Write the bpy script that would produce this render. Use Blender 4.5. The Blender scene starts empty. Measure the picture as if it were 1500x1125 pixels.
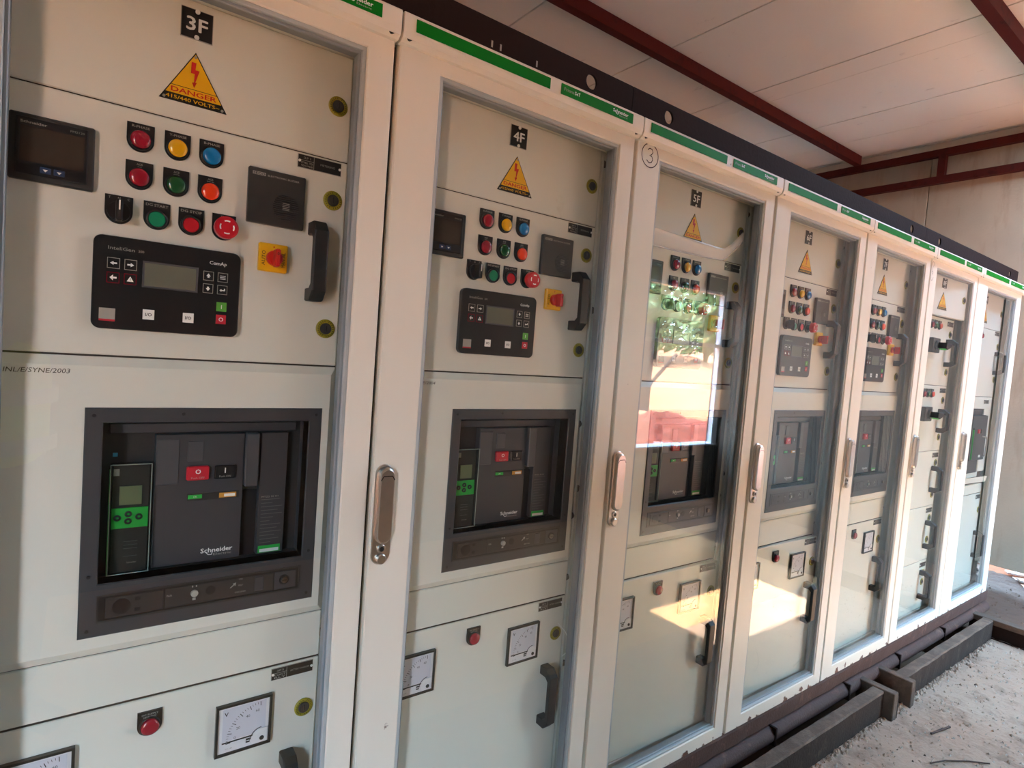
import bpy, math, random
from mathutils import Vector, Matrix
random.seed(7)
SC = bpy.context.scene
COL = SC.collection
PI = math.pi

# ------------------------------------------------------------------ materials
MATS = {}
def node_mat(name):
    m = bpy.data.materials.new(name); m.use_nodes = True
    nt = m.node_tree; b = nt.nodes['Principled BSDF']
    MATS[name] = m
    return m, nt, b

def plain(name, col, rough=.5, metal=0.0, var=.06, scale=30, bump=0.0, bscale=200, coat=0.0, spec=.5):
    m, nt, b = node_mat(name)
    tc = nt.nodes.new('ShaderNodeTexCoord')
    n = nt.nodes.new('ShaderNodeTexNoise'); n.inputs['Scale'].default_value = scale; n.inputs['Detail'].default_value = 4
    nt.links.new(tc.outputs['Object'], n.inputs['Vector'])
    mx = nt.nodes.new('ShaderNodeMixRGB')
    mx.inputs[1].default_value = (*[c*(1-var) for c in col], 1); mx.inputs[2].default_value = (*[min(1, c*(1+var)) for c in col], 1)
    nt.links.new(n.outputs['Fac'], mx.inputs[0]); nt.links.new(mx.outputs[0], b.inputs['Base Color'])
    b.inputs['Roughness'].default_value = rough; b.inputs['Metallic'].default_value = metal
    b.inputs['Coat Weight'].default_value = coat; b.inputs['Specular IOR Level'].default_value = spec
    if bump:
        n2 = nt.nodes.new('ShaderNodeTexNoise'); n2.inputs['Scale'].default_value = bscale; n2.inputs['Detail'].default_value = 3
        nt.links.new(tc.outputs['Object'], n2.inputs['Vector'])
        bp = nt.nodes.new('ShaderNodeBump'); bp.inputs['Strength'].default_value = bump; bp.inputs['Distance'].default_value = .002
        nt.links.new(n2.outputs['Fac'], bp.inputs['Height']); nt.links.new(bp.outputs[0], b.inputs['Normal'])
    return m

def dirty(name, col, dirt, thr, rough=.45, spec=.5, scale=6, stretch=(1, 1, 1), bump=.15, bscale=400, soft=.08, second=None, amount=.8, metal=0):
    """paint or board with stains of their own shape"""
    m, nt, b = node_mat(name)
    tc = nt.nodes.new('ShaderNodeTexCoord'); mp = nt.nodes.new('ShaderNodeMapping'); mp.inputs['Scale'].default_value = stretch
    geo = nt.nodes.new('ShaderNodeNewGeometry')
    nt.links.new(geo.outputs['Position'], mp.inputs['Vector'])
    n = nt.nodes.new('ShaderNodeTexNoise'); n.inputs['Scale'].default_value = scale; n.inputs['Detail'].default_value = 9; n.inputs['Roughness'].default_value = .65
    nt.links.new(mp.outputs[0], n.inputs['Vector'])
    r = nt.nodes.new('ShaderNodeValToRGB'); r.color_ramp.elements[0].position = thr; r.color_ramp.elements[1].position = min(1, thr+soft)
    r.color_ramp.elements[1].color = (amount, amount, amount, 1)
    nt.links.new(n.outputs['Fac'], r.inputs[0])
    nb = nt.nodes.new('ShaderNodeTexNoise'); nb.inputs['Scale'].default_value = 1.7; nb.inputs['Detail'].default_value = 5
    nt.links.new(geo.outputs['Position'], nb.inputs['Vector'])
    m0 = nt.nodes.new('ShaderNodeMixRGB'); s2 = second or [c*.93 for c in col]
    m0.inputs[1].default_value = (*col, 1); m0.inputs[2].default_value = (*s2, 1)
    nt.links.new(nb.outputs['Fac'], m0.inputs[0])
    mx = nt.nodes.new('ShaderNodeMixRGB'); mx.inputs[2].default_value = (*dirt, 1)
    nt.links.new(r.outputs[0], mx.inputs[0]); nt.links.new(m0.outputs[0], mx.inputs[1]); nt.links.new(mx.outputs[0], b.inputs['Base Color'])
    b.inputs['Roughness'].default_value = rough; b.inputs['Metallic'].default_value = metal; b.inputs['Specular IOR Level'].default_value = spec
    n2 = nt.nodes.new('ShaderNodeTexNoise'); n2.inputs['Scale'].default_value = bscale; n2.inputs['Detail'].default_value = 4
    nt.links.new(geo.outputs['Position'], n2.inputs['Vector'])
    bp = nt.nodes.new('ShaderNodeBump'); bp.inputs['Strength'].default_value = bump; bp.inputs['Distance'].default_value = .004
    nt.links.new(n2.outputs['Fac'], bp.inputs['Height']); nt.links.new(bp.outputs[0], b.inputs['Normal'])
    return m

def sr(c):  # sRGB 0-255 to linear
    return tuple(((x/255/12.92) if x/255 <= .04045 else ((x/255+.055)/1.055)**2.4) for x in c)

dirty('door_paint', sr((234, 226, 212)), sr((170, 108, 70)), .68, rough=.42, scale=9, bump=.05, soft=.1, amount=.5)
dirty('panel_paint', sr((228, 226, 214)), sr((180, 155, 122)), .70, rough=.38, scale=5, bump=.05, soft=.1, amount=.4)
dirty('post_paint', sr((206, 206, 196)), sr((150, 120, 90)), .72, rough=.5, scale=9, bump=.05)
def edge_rust(m):
    # chipped, rusting paint along the bottom edge of the doors
    nt = m.node_tree; b = nt.nodes['Principled BSDF']; src = b.inputs['Base Color'].links[0].from_socket
    geo = nt.nodes.new('ShaderNodeNewGeometry'); sp = nt.nodes.new('ShaderNodeSeparateXYZ'); nt.links.new(geo.outputs['Position'], sp.inputs[0])
    n = nt.nodes.new('ShaderNodeTexNoise'); n.inputs['Scale'].default_value = 22; n.inputs['Detail'].default_value = 6; nt.links.new(geo.outputs['Position'], n.inputs['Vector'])
    mr = nt.nodes.new('ShaderNodeMapRange'); mr.inputs['From Min'].default_value = .131; mr.inputs['From Max'].default_value = .175; mr.inputs['To Min'].default_value = .10; mr.inputs['To Max'].default_value = -.14
    nt.links.new(sp.outputs['Z'], mr.inputs['Value'])
    ad = nt.nodes.new('ShaderNodeMath'); ad.operation = 'ADD'; nt.links.new(n.outputs['Fac'], ad.inputs[0]); nt.links.new(mr.outputs[0], ad.inputs[1])
    r = nt.nodes.new('ShaderNodeValToRGB'); r.color_ramp.elements[0].position = .60; r.color_ramp.elements[1].position = .635; nt.links.new(ad.outputs[0], r.inputs[0])
    mx = nt.nodes.new('ShaderNodeMixRGB'); mx.inputs[2].default_value = (*sr((104, 66, 48)), 1)
    nt.links.new(r.outputs[0], mx.inputs[0]); nt.links.new(src, mx.inputs[1]); nt.links.new(mx.outputs[0], b.inputs['Base Color'])
edge_rust(MATS['door_paint'])
plain('seam_dark', sr((60, 48, 38)), .8)
plain('gap_dark', sr((90, 72, 56)), .8)
plain('gasket_grey', sr((176, 180, 180)), .4, var=.15, scale=14)
plain('gasket_dark', sr((138, 144, 148)), .45, var=.15, scale=14)
plain('band_green', sr((0, 118, 22)), .55, spec=.15)
plain('print_white', sr((240, 240, 236)), .6, var=0)
plain('print_grey', sr((165, 160, 150)), .6, var=0)
plain('print_black', sr((22, 20, 20)), .5, var=0)
plain('pen_brown', sr((54, 34, 26)), .6, var=.2)
plain('plate_black', sr((26, 23, 22)), .35)
plain('plastic_black', sr((28, 27, 28)), .3)
plain('plastic_dark', sr((50, 48, 46)), .42, bump=.05)
plain('plastic_char', sr((62, 62, 64)), .45, bump=.06)
plain('plastic_char2', sr((76, 76, 78)), .4)
plain('handle_black', sr((24, 23, 23)), .5, bump=.04)
plain('screen_dark', sr((62, 52, 44)), .25)
plain('lcd_grey', sr((112, 112, 98)), .2)
plain('lens_red', sr((158, 14, 42)), .22, coat=.5)
plain('lens_yellow', sr((235, 175, 10)), .22, coat=.5)
plain('lens_blue', sr((0, 120, 185)), .22, coat=.5)
plain('lens_green', sr((14, 78, 36)), .22, coat=.5)
plain('lens_orange', sr((240, 62, 20)), .22, coat=.5)
plain('button_green', sr((12, 138, 96)), .3)
plain('button_red', sr((205, 18, 40)), .35, coat=.2)
plain('label_yellow', sr((240, 180, 10)), .4)
plain('ring_yellow', sr((158, 146, 30)), .4)
plain('label_red', sr((205, 28, 20)), .4)
plain('trip_green', sr((40, 176, 70)), .35)
plain('dark_blue', sr((40, 60, 95)), .3)
plain('cyan', sr((60, 170, 205)), .3)
plain('amber', sr((214, 150, 60)), .4)
plain('meter_white', sr((226, 222, 222)), .3)
plain('chrome', sr((206, 198, 190)), .30, metal=1, var=.08, scale=60)
plain('screw_metal', sr((120, 112, 104)), .3, metal=1)
dirty('beam_black', sr((40, 26, 22)), sr((80, 62, 50)), .70, rough=.8, spec=.12, scale=12, bump=.25, bscale=90, soft=.12, amount=.5)
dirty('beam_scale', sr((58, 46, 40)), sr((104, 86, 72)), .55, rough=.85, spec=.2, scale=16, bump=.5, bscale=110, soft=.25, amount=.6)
dirty('beam_rust', sr((78, 50, 42)), sr((132, 92, 74)), .55, rough=.75, scale=14, bump=.5, bscale=120, soft=.2)
dirty('beam_dusty', sr((88, 70, 58)), sr((134, 110, 92)), .48, rough=.85, scale=10, bump=.5, bscale=140, soft=.25)
dirty('purlin_red', sr((74, 20, 14)), sr((52, 14, 10)), .55, rough=.7, spec=.2, scale=12, bump=.1)
dirty('ceiling_board', sr((226, 214, 196)), sr((120, 84, 60)), .645, rough=.65, scale=6, stretch=(2.4, 1, 1), bump=.15, bscale=120, soft=.13, amount=.5)
dirty('wall_board', sr((200, 170, 142)), sr((140, 104, 78)), .53, rough=.8, scale=4, stretch=(1, 2.2, .45), bump=.4, bscale=60, soft=.2, second=sr((150, 134, 116)), amount=.5)
dirty('front_wall', sr((112, 98, 86)), sr((84, 70, 58)), .6, rough=.9, scale=4, bump=.3, soft=.3)
dirty('floor_dust', sr((168, 150, 132)), sr((104, 80, 64)), .50, rough=.95, scale=11, bump=1.0, bscale=70, soft=.2, second=sr((146, 112, 90)), amount=.7)
dirty('floor_red', sr((216, 166, 118)), sr((164, 112, 74)), .56, rough=.95, scale=5, bump=1.0, bscale=55, soft=.25, second=sr((210, 156, 104)))
dirty('floor_brown', sr((96, 72, 58)), sr((60, 44, 36)), .54, rough=.95, scale=7, bump=1.0, bscale=55, soft=.25)
dirty('outside_soil', sr((186, 124, 82)), sr((128, 74, 46)), .58, rough=1, scale=3, bump=1.0, bscale=20, soft=.2, second=sr((176, 106, 66)))
dirty('dark_red_ground', sr((138, 60, 44)), sr((62, 24, 18)), .5, rough=1, scale=14, bump=1.0, bscale=30, soft=.15, second=sr((160, 76, 54)))
plain('trench_dark', sr((70, 56, 48)), .95, bump=.4, bscale=40)
plain('white_frame', sr((236, 232, 230)), .4)
plain('dark_timber', sr((66, 44, 34)), .8, var=.3)
plain('sheet_white', sr((236, 226, 220)), .6)
plain('rock', sr((172, 156, 142)), .95, var=.35, scale=9)
plain('leaf', sr((92, 118, 52)), .6, var=.5, scale=2)
plain('leaf_pale', sr((140, 150, 90)), .6, var=.5, scale=2)
plain('bark', sr((92, 74, 58)), .9, var=.3)
plain('vest', sr((208, 230, 30)), .6)
plain('vest_band', sr((200, 200, 190)), .35)
plain('shirt_dark', sr((52, 54, 66)), .85)
plain('trousers', sr((44, 42, 46)), .9)
plain('skin', sr((142, 96, 72)), .55)
plain('hair', sr((24, 18, 16)), .7)

def glass_mat(name, tint=(1, 1, 1), ior=1.5, rough=.0, boost=1.0):
    m = bpy.data.materials.new(name); m.use_nodes = True; nt = m.node_tree
    for n in list(nt.nodes): nt.nodes.remove(n)
    out = nt.nodes.new('ShaderNodeOutputMaterial'); mix = nt.nodes.new('ShaderNodeMixShader')
    tr = nt.nodes.new('ShaderNodeBsdfTransparent'); tr.inputs[0].default_value = (*tint, 1)
    gl = nt.nodes.new('ShaderNodeBsdfGlossy'); gl.inputs['Roughness'].default_value = rough
    # thin pane: Schlick reflectance of both faces, the same from either side
    fr = nt.nodes.new('ShaderNodeLayerWeight'); fr.inputs['Blend'].default_value = .5
    pw = nt.nodes.new('ShaderNodeMath'); pw.operation = 'POWER'; pw.inputs[1].default_value = 5
    ma = nt.nodes.new('ShaderNodeMath'); ma.operation = 'MULTIPLY_ADD'; ma.inputs[1].default_value = .92*boost; ma.inputs[2].default_value = .04*boost; ma.use_clamp = True
    nt.links.new(fr.outputs['Facing'], pw.inputs[0]); nt.links.new(pw.outputs[0], ma.inputs[0]); nt.links.new(ma.outputs[0], mix.inputs[0])
    nt.links.new(tr.outputs[0], mix.inputs[1]); nt.links.new(gl.outputs[0], mix.inputs[2]); nt.links.new(mix.outputs[0], out.inputs[0])
    MATS[name] = m
glass_mat('pane_glass', (.975, .985, .975), 1.5, 0, 1.75)
glass_mat('clear_cover', (.86, .90, .87), 1.5, .03, 1.3)
def film_mat():
    m = bpy.data.materials.new('film'); m.use_nodes = True; nt = m.node_tree
    b = nt.nodes['Principled BSDF']; b.inputs['Base Color'].default_value = (.9, .88, .85, 1); b.inputs['Roughness'].default_value = .25
    tr = nt.nodes.new('ShaderNodeBsdfTransparent'); mix = nt.nodes.new('ShaderNodeMixShader'); mix.inputs[0].default_value = .5
    out = nt.nodes['Material Output']
    nt.links.new(tr.outputs[0], mix.inputs[1]); nt.links.new(b.outputs[0], mix.inputs[2]); nt.links.new(mix.outputs[0], out.inputs[0])
    MATS['film'] = m
film_mat()

# ------------------------------------------------------------------ mesh builder
_txt = {}
def text_geo(s):
    if s not in _txt:
        cu = bpy.data.curves.new('t', 'FONT'); cu.body = s; cu.resolution_u = 2; cu.size = 1
        ob = bpy.data.objects.new('t', cu)
        me = bpy.data.meshes.new_from_object(ob)
        vs = [tuple(v.co[:2]) for v in me.vertices]; fs = [tuple(p.vertices) for p in me.polygons]
        bpy.data.objects.remove(ob); bpy.data.curves.remove(cu); bpy.data.meshes.remove(me)
        _txt[s] = (vs, fs)
    return _txt[s]

class MB:
    def __init__(s): s.v = []; s.f = []; s.m = []; s.sm = []; s.mats = []
    def mi(s, name):
        if name not in s.mats: s.mats.append(name)
        return s.mats.index(name)
    def add(s, vs, fs, mat, smooth=False):
        o = len(s.v); s.v += [tuple(p) for p in vs]; k = s.mi(mat)
        for f in fs: s.f.append(tuple(i+o for i in f)); s.m.append(k); s.sm.append(smooth)
        return s
    def box(s, x0, x1, y0, y1, z0, z1, mat, b=0):
        if b <= 0:
            vs = [(x, y, z) for x in (x0, x1) for y in (y0, y1) for z in (z0, z1)]
            return s.add(vs, [(0, 1, 3, 2), (4, 6, 7, 5), (0, 4, 5, 1), (2, 3, 7, 6), (0, 2, 6, 4), (1, 5, 7, 3)], mat)
        b = min(b, (x1-x0)/2.01, (y1-y0)/2.01, (z1-z0)/2.01)
        X = (x0, x1); Y = (y0, y1); Z = (z0, z1); vs = []; idx = {}
        for i in (0, 1):
            for j in (0, 1):
                for k in (0, 1):
                    sx, sy, sz = (1, -1)[i], (1, -1)[j], (1, -1)[k]
                    idx[i, j, k] = len(vs)
                    vs += [(X[i], Y[j]+sy*b, Z[k]+sz*b), (X[i]+sx*b, Y[j], Z[k]+sz*b), (X[i]+sx*b, Y[j]+sy*b, Z[k])]
        fs = []
        for i in (0, 1): fs.append([idx[i, j, k] for j, k in ((0, 0), (0, 1), (1, 1), (1, 0))])
        for j in (0, 1): fs.append([idx[i, j, k]+1 for i, k in ((0, 0), (0, 1), (1, 1), (1, 0))])
        for k in (0, 1): fs.append([idx[i, j, k]+2 for i, j in ((0, 0), (0, 1), (1, 1), (1, 0))])
        for j in (0, 1):
            for k in (0, 1): a, c = idx[0, j, k], idx[1, j, k]; fs.append([a+1, c+1, c+2, a+2])
        for i in (0, 1):
            for k in (0, 1): a, c = idx[i, 0, k], idx[i, 1, k]; fs.append([a, c, c+2, a+2])
            for j in (0, 1): a, c = idx[i, j, 0], idx[i, j, 1]; fs.append([a, c, c+1, a+1])
        for a in idx.values(): fs.append([a, a+1, a+2])
        return s.add(vs, fs, mat)
    def quad(s, pts, mat): return s.add(pts, [tuple(range(len(pts)))], mat)
    def rect(s, x0, x1, z0, z1, y, mat): return s.quad([(x0, y, z0), (x1, y, z0), (x1, y, z1), (x0, y, z1)], mat)
    def prism(s, poly, y0, y1, mat, axis='y', bev=0, smooth=False):
        """poly in (x,z) extruded in y (axis y), or poly in (y,z) extruded in x (axis x); y0 is the front"""
        n = len(poly)
        def P(a, b, t): return (a, t, b) if axis == 'y' else (t, a, b) if axis == 'x' else (a, b, t)
        if bev:
            cx = sum(p[0] for p in poly)/n; cz = sum(p[1] for p in poly)/n
            def sh(p):
                d = math.hypot(p[0]-cx, p[1]-cz) or 1; k = 1-bev/d
                return (cx+(p[0]-cx)*k, cz+(p[1]-cz)*k)
            inner = [sh(p) for p in poly]; sg = 1 if y1 > y0 else -1
            vs = [P(*p, y0) for p in inner]+[P(*p, y0+sg*bev) for p in poly]+[P(*p, y1) for p in poly]
            s.add(vs, [tuple(range(n))], mat)
            s.add(vs, [(i, (i+1) % n, n+(i+1) % n, n+i) for i in range(n)], mat, smooth)
            s.add(vs, [(n+i, n+(i+1) % n, 2*n+(i+1) % n, 2*n+i) for i in range(n)], mat, smooth)
            return s.add(vs, [tuple(range(2*n, 3*n))], mat)
        vs = [P(*p, y0) for p in poly]+[P(*p, y1) for p in poly]
        s.add(vs, [tuple(range(n)), tuple(range(2*n-1, n-1, -1))], mat)
        return s.add(vs, [(i, (i+1) % n, n+(i+1) % n, n+i) for i in range(n)], mat, smooth)
    def cyl(s, x, z, r, y0, y1, mat, n=24, bev=0, r2=None):
        if r2 is None: return s.prism([(x+r*math.cos(2*PI*i/n), z+r*math.sin(2*PI*i/n)) for i in range(n)], y0, y1, mat, bev=bev, smooth=True)
        vs = [(x+q*math.cos(2*PI*i/n), y, z+q*math.sin(2*PI*i/n)) for q, y in ((r, y0), (r2, y1)) for i in range(n)]
        s.add(vs, [tuple(range(n)), tuple(range(n, 2*n))], mat); return s.add(vs, [(i, (i+1) % n, n+(i+1) % n, n+i) for i in range(n)], mat, True)
    def dome(s, x, z, r, y, h, mat, n=24, rings=5):
        """a lens bulging towards -y from y"""
        vs = [(x, y-h, z)]
        for k in range(1, rings+1):
            a = k/rings*PI/2
            vs += [(x+r*math.sin(a)*math.cos(2*PI*i/n), y-h*math.cos(a), z+r*math.sin(a)*math.sin(2*PI*i/n)) for i in range(n)]
        fs = [(0, 1+i, 1+(i+1) % n) for i in range(n)]
        for k in range(rings-1): fs += [(1+k*n+i, 1+(k+1)*n+i, 1+(k+1)*n+(i+1) % n, 1+k*n+(i+1) % n) for i in range(n)]
        return s.add(vs, fs, mat, True)
    def ring(s, x, z, r0, r1, y0, y1, mat, n=28):
        vs = [(x+q*math.cos(2*PI*i/n), y, z+q*math.sin(2*PI*i/n)) for q, y in ((r0, y0), (r1, y0), (r1, y1), (r0, y1)) for i in range(n)]
        fs = []
        for k in range(4): fs += [(k*n+i, k*n+(i+1) % n, ((k+1) % 4)*n+(i+1) % n, ((k+1) % 4)*n+i) for i in range(n)]
        return s.add(vs, fs, mat, True)
    def frame(s, X0, X1, Z0, Z1, x0, x1, z0, z1, y0, y1, mat, b=0):
        O = [(X0, Z0), (X1, Z0), (X1, Z1), (X0, Z1)]; I = [(x0, z0), (x1, z0), (x1, z1), (x0, z1)]
        Ob = [(X0+b, Z0+b), (X1-b, Z0+b), (X1-b, Z1-b), (X0+b, Z1-b)]; Ib = [(x0-b, z0-b), (x1+b, z0-b), (x1+b, z1+b), (x0-b, z1+b)]
        L = [[(p[0], y1, p[1]) for p in O], [(p[0], y0+b, p[1]) for p in O], [(p[0], y0, p[1]) for p in Ob], [(p[0], y0, p[1]) for p in Ib], [(p[0], y0+b, p[1]) for p in I], [(p[0], y1, p[1]) for p in I]]
        vs = [p for l in L for p in l]; fs = []
        for k in range(6): fs += [(k*4+i, k*4+(i+1) % 4, ((k+1) % 6)*4+(i+1) % 4, ((k+1) % 6)*4+i) for i in range(4)]
        return s.add(vs, fs, mat)
    def text(s, t, x, z, h, y, mat, align='c', w=None, bold=False, slant=0):
        """h: cap height; x,z: centre (or left/right end) of the line"""
        vs, fs = text_geo(t)
        if not vs: return s
        xs = [p[0] for p in vs]; zs = [p[1] for p in vs]; k = h/.70
        kx = k if w is None else w/(max(xs)-min(xs)+1e-6)
        cx = {'c': (min(xs)+max(xs))/2, 'l': min(xs), 'r': max(xs)}[align]
        offs = [(0, 0)] if not bold else [(-.020, 0), (.020, 0), (0, .016), (0, -.016)]
        for q, (a, b) in enumerate(offs):
            s.add([(x+(p[0]-cx+a+slant*p[1])*kx, y-q*.00002, z+(p[1]+b-.35)*k) for p in vs], fs, mat)
        return s
    def ribbon(s, pts, w, y, mat, closed=False):
        n = len(pts); L = []; R_ = []
        for i, p in enumerate(pts):
            a = pts[(i-1) % n] if (i or closed) else p; c = pts[(i+1) % n] if (i < n-1 or closed) else p
            dx, dz = c[0]-a[0], c[1]-a[1]; d = math.hypot(dx, dz) or 1
            L.append((p[0]-dz/d*w/2, y, p[1]+dx/d*w/2)); R_.append((p[0]+dz/d*w/2, y, p[1]-dx/d*w/2))
        m = n if closed else n-1
        return s.add(L+R_, [(i, (i+1) % n, n+(i+1) % n, n+i) for i in range(m)], mat)
    def tube(s, pts, r, mat, n=8, cap=True):
        P = [Vector(p) for p in pts]; vs = []
        for i, p in enumerate(P):
            d = (P[min(i+1, len(P)-1)]-P[max(i-1, 0)]).normalized(); a = d.orthogonal().normalized()
            if i and a.dot(pa) < 0: a = -a
            if i:
                a = (pa-d*pa.dot(d)).normalized()
            pa = a; b = d.cross(a); rr = r[i] if isinstance(r, (list, tuple)) else r
            vs += [tuple(p+a*rr*math.cos(2*PI*k/n)+b*rr*math.sin(2*PI*k/n)) for k in range(n)]
        fs = [(i*n+k, i*n+(k+1) % n, (i+1)*n+(k+1) % n, (i+1)*n+k) for i in range(len(P)-1) for k in range(n)]
        s.add(vs, fs, mat, True)
        if cap: s.add(vs, [tuple(range(n)), tuple(range(len(vs)-n, len(vs)))], mat)
        return s
    def build(s, name, parent=None, label=None, at=None):
        me = bpy.data.meshes.new(name)
        vs = s.v if at is None else [(p[0]-at[0], p[1]-at[1], p[2]-at[2]) for p in s.v]
        me.from_pydata(vs, [], s.f)
        for n in s.mats: me.materials.append(MATS[n])
        me.polygons.foreach_set('material_index', s.m); me.polygons.foreach_set('use_smooth', s.sm); me.update()
        o = bpy.data.objects.new(name, me); COL.objects.link(o)
        if at is not None: o.location = at
        if parent is not None: o.parent = parent
        if label: o['label'] = label
        return o

def empty(name, loc, label, cat, group=None):
    o = bpy.data.objects.new(name, None); COL.objects.link(o); o.location = loc; o.empty_display_size = .1
    o['label'] = label; o['category'] = cat
    if group: o['group'] = group
    return o
def tag(o, label, cat, group=None, kind=None):
    o['label'] = label; o['category'] = cat
    if group: o['group'] = group
    if kind: o['kind'] = kind
    return o
def struct(o): o['kind'] = 'structure'; return o
def kids(o): return [c for c in o.children]
def copy_tree(o, parent=None):
    c = o.copy(); COL.objects.link(c)
    if parent is not None: c.parent = parent
    for ch in kids(o): copy_tree(ch, c)
    return c

YP = .06        # front face of the inner panels behind the glass doors
CAMX, CAMY, CAMZ = -.4558, -1.0658, 1.3670
def ap(x, z, y):  # a point measured on the panel plane of the nearest cubicle, moved to depth y along the sight line
    s = (y-CAMY)/(YP-CAMY); c = CAMX+.6586
    return c+(x-c)*s, CAMZ+(z-CAMZ)*s

# ------------------------------------------------------------------ small fittings
def shield(x0, x1, zt, zb):
    r = (x1-x0)/2; cx = (x0+x1)/2; n = 14
    return [(x0, zt), (x1, zt)]+[(cx+r*math.cos(a), zb+r-r*math.sin(a)*1.0) for a in [PI*i/n for i in range(n+1)]]
def indicator(par, x0, zt, lens, lines, nm='indicator_lamp', yo=0, lab=None, w=.037, h=.0435, lr=.0137):
    mb = MB(); cx = x0+w/2; zb = zt-h; cz = zb+w/2-.0005
    mb.prism(shield(x0, x0+w, zt, zb), YP-.004-yo, YP-yo, 'plate_black', bev=.0006)
    mb.ring(cx, cz, lr, lr+.0022, YP-.007-yo, YP-.003-yo, 'plastic_black')
    nl = len(lines)
    for i, t in enumerate(lines):
        hh = .0036 if nl == 1 else .0030
        ww = min(.031, hh*.95*len(t)) if nl == 1 else min(.026, hh*.9*len(t))
        mb.text(t, cx, zt-.0048-(i*.0046 if nl > 1 else .0004), hh, YP-.0043-yo, 'print_grey', w=ww, bold=True)
    o = mb.build(nm, par, lab)
    l = MB(); l.cyl(cx, cz, lr, YP-.010-yo, YP-.004-yo, lens, n=28); l.dome(cx, cz, lr, YP-.010-yo, .0045, lens, n=28); l.build('lens', o)
    return o
def push_button(par, x0, zt, cap, lines, yo=0):
    w = .037; cx = x0+w/2; zb = zt-.0435; cz = zb+w/2-.0022
    mb = MB(); mb.prism(shield(x0, x0+w, zt, zb), YP-.004-yo, YP-yo, 'plate_black', bev=.0006)
    mb.ring(cx, cz, .0125, .0155, YP-.009-yo, YP-.003-yo, 'plastic_black')
    mb.text(lines, cx, zt-.0052, .004, YP-.0043-yo, 'print_grey', w=.031, bold=True)
    o = mb.build('push_button', par); l = MB(); l.cyl(cx, cz, .0122, YP-.0075-yo, YP-.004-yo, cap, n=28, bev=.0008); l.build('button_cap', o)
    return o
def selector(par, x0, zt):
    w = .037; cx = x0+w/2; zb = zt-.0435; cz = zb+w/2
    mb = MB(); mb.prism(shield(x0, x0+w, zt, zb), YP-.004, YP, 'plate_black', bev=.0006)
    for t, q in (('T', -.0125), ('N', 0), ('C', .0125)): mb.text(t, cx+q, zt-.0042, .0034, YP-.0043, 'print_grey', bold=True)
    o = mb.build('selector_switch', par)
    k = MB(); k.cyl(cx, cz, .0155, YP-.012, YP-.003, 'plastic_black', bev=.001)
    k.box(cx-.0045, cx+.0045, YP-.034, YP-.010, cz-.0165, cz+.0155, 'handle_black', b=.002)
    k.box(cx-.0009, cx+.0009, YP-.0346, YP-.0338, cz-.001, cz+.0135, 'print_white'); k.build('knob', o)
def estop(par, x0, zt):
    w = .037; cx = x0+w/2; zb = zt-.0435; cz = zb+w/2
    mb = MB(); mb.prism(shield(x0, x0+w, zt, zb), YP-.004, YP, 'plate_black', bev=.0006)
    mb.text('STOP', cx, zt-.0042, .0034, YP-.0043, 'print_grey', bold=True)
    mb.cyl(cx, cz, .0125, YP-.024, YP-.003, 'plastic_black')
    o = mb.build('emergency_stop', par)
    k = MB(); k.cyl(cx, cz, .0185, YP-.033, YP-.018, 'button_red', n=32, bev=.003)
    for a in (0, 90, 180, 270):
        t = [math.radians(a+q) for q in (-24, -12, 0, 12, 24)]
        k.ribbon([(cx+.0105*math.cos(q), cz+.0105*math.sin(q)) for q in t], .0022, YP-.0333, 'print_white')
    k.build('mushroom_head', o, 'red mushroom head with four white arcs')
def panel_ring(par, x, z, yo=0):
    mb = MB(); mb.ring(x, z, .0105, .0180, YP-.0022-yo, YP-yo, 'ring_yellow')
    for i in range(22):
        if i in (5, 16): continue
        a = 2*PI*i/22; c, s = math.cos(a), math.sin(a); r0, r1, t = .0128, .0158, .0011
        mb.quad([(x+r*c-q*t/2*s, YP-.0024-yo, z+r*s+q*t/2*c) for r, q in ((r0, -1), (r1, -1), (r1, 1), (r0, 1))], 'print_black')
    o = mb.build('panel_lock', par); k = MB(); k.cyl(x, z, .0108, YP-.005-yo, YP+.002-yo, 'plastic_dark', bev=.001)
    k.box(x-.0016, x+.0016, YP-.0066-yo, YP-.0045-yo, z-.006, z+.006, 'plastic_black', b=.0005); k.build('key_insert', o, 'black key insert')
    return o
def name_plate(par, x0, x1, z0, z1, a, b, c, yo=0):
    mb = MB(); mb.box(x0, x1, YP-.0016-yo, YP-yo, z0, z1, 'print_grey'); mb.box(x0+.0008, x1-.0008, YP-.0020-yo, YP-.0005-yo, z0+.0008, z1-.0008, 'plate_black')
    y = YP-.00215-yo; w = x1-x0; h = z1-z0; xm = x0+w*.36
    mb.box(xm-.0004, xm+.0004, y-.0001, y+.0002, z0+.001, z1-.001, 'print_grey'); mb.box(x0+.004, xm, y-.0001, y+.0002, z0+h*.56, z0+h*.59, 'print_grey')
    mb.text(a, (x0+.004+xm)/2, z0+h*.77, .0036, y, 'print_grey', w=.013); mb.text(b[0], (x0+.004+xm)/2, z0+h*.40, .0032, y, 'print_grey', w=.021, bold=True); mb.text(b[1], (x0+.004+xm)/2, z0+h*.18, .0032, y, 'print_grey', w=.021, bold=True)
    mb.text(c, (xm+x1)/2, z0+h*.52, .0036, y, 'print_grey', w=min(.036, .0034*len(c)))
    o = mb.build('name_plate', par)
    for q in (x0+.003, x1-.003): k = MB(); k.cyl(q, z0+h*.5, .0024, YP-.0036-yo, YP-.0015-yo, 'print_white', n=10); k.build('rivet', o)
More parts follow.
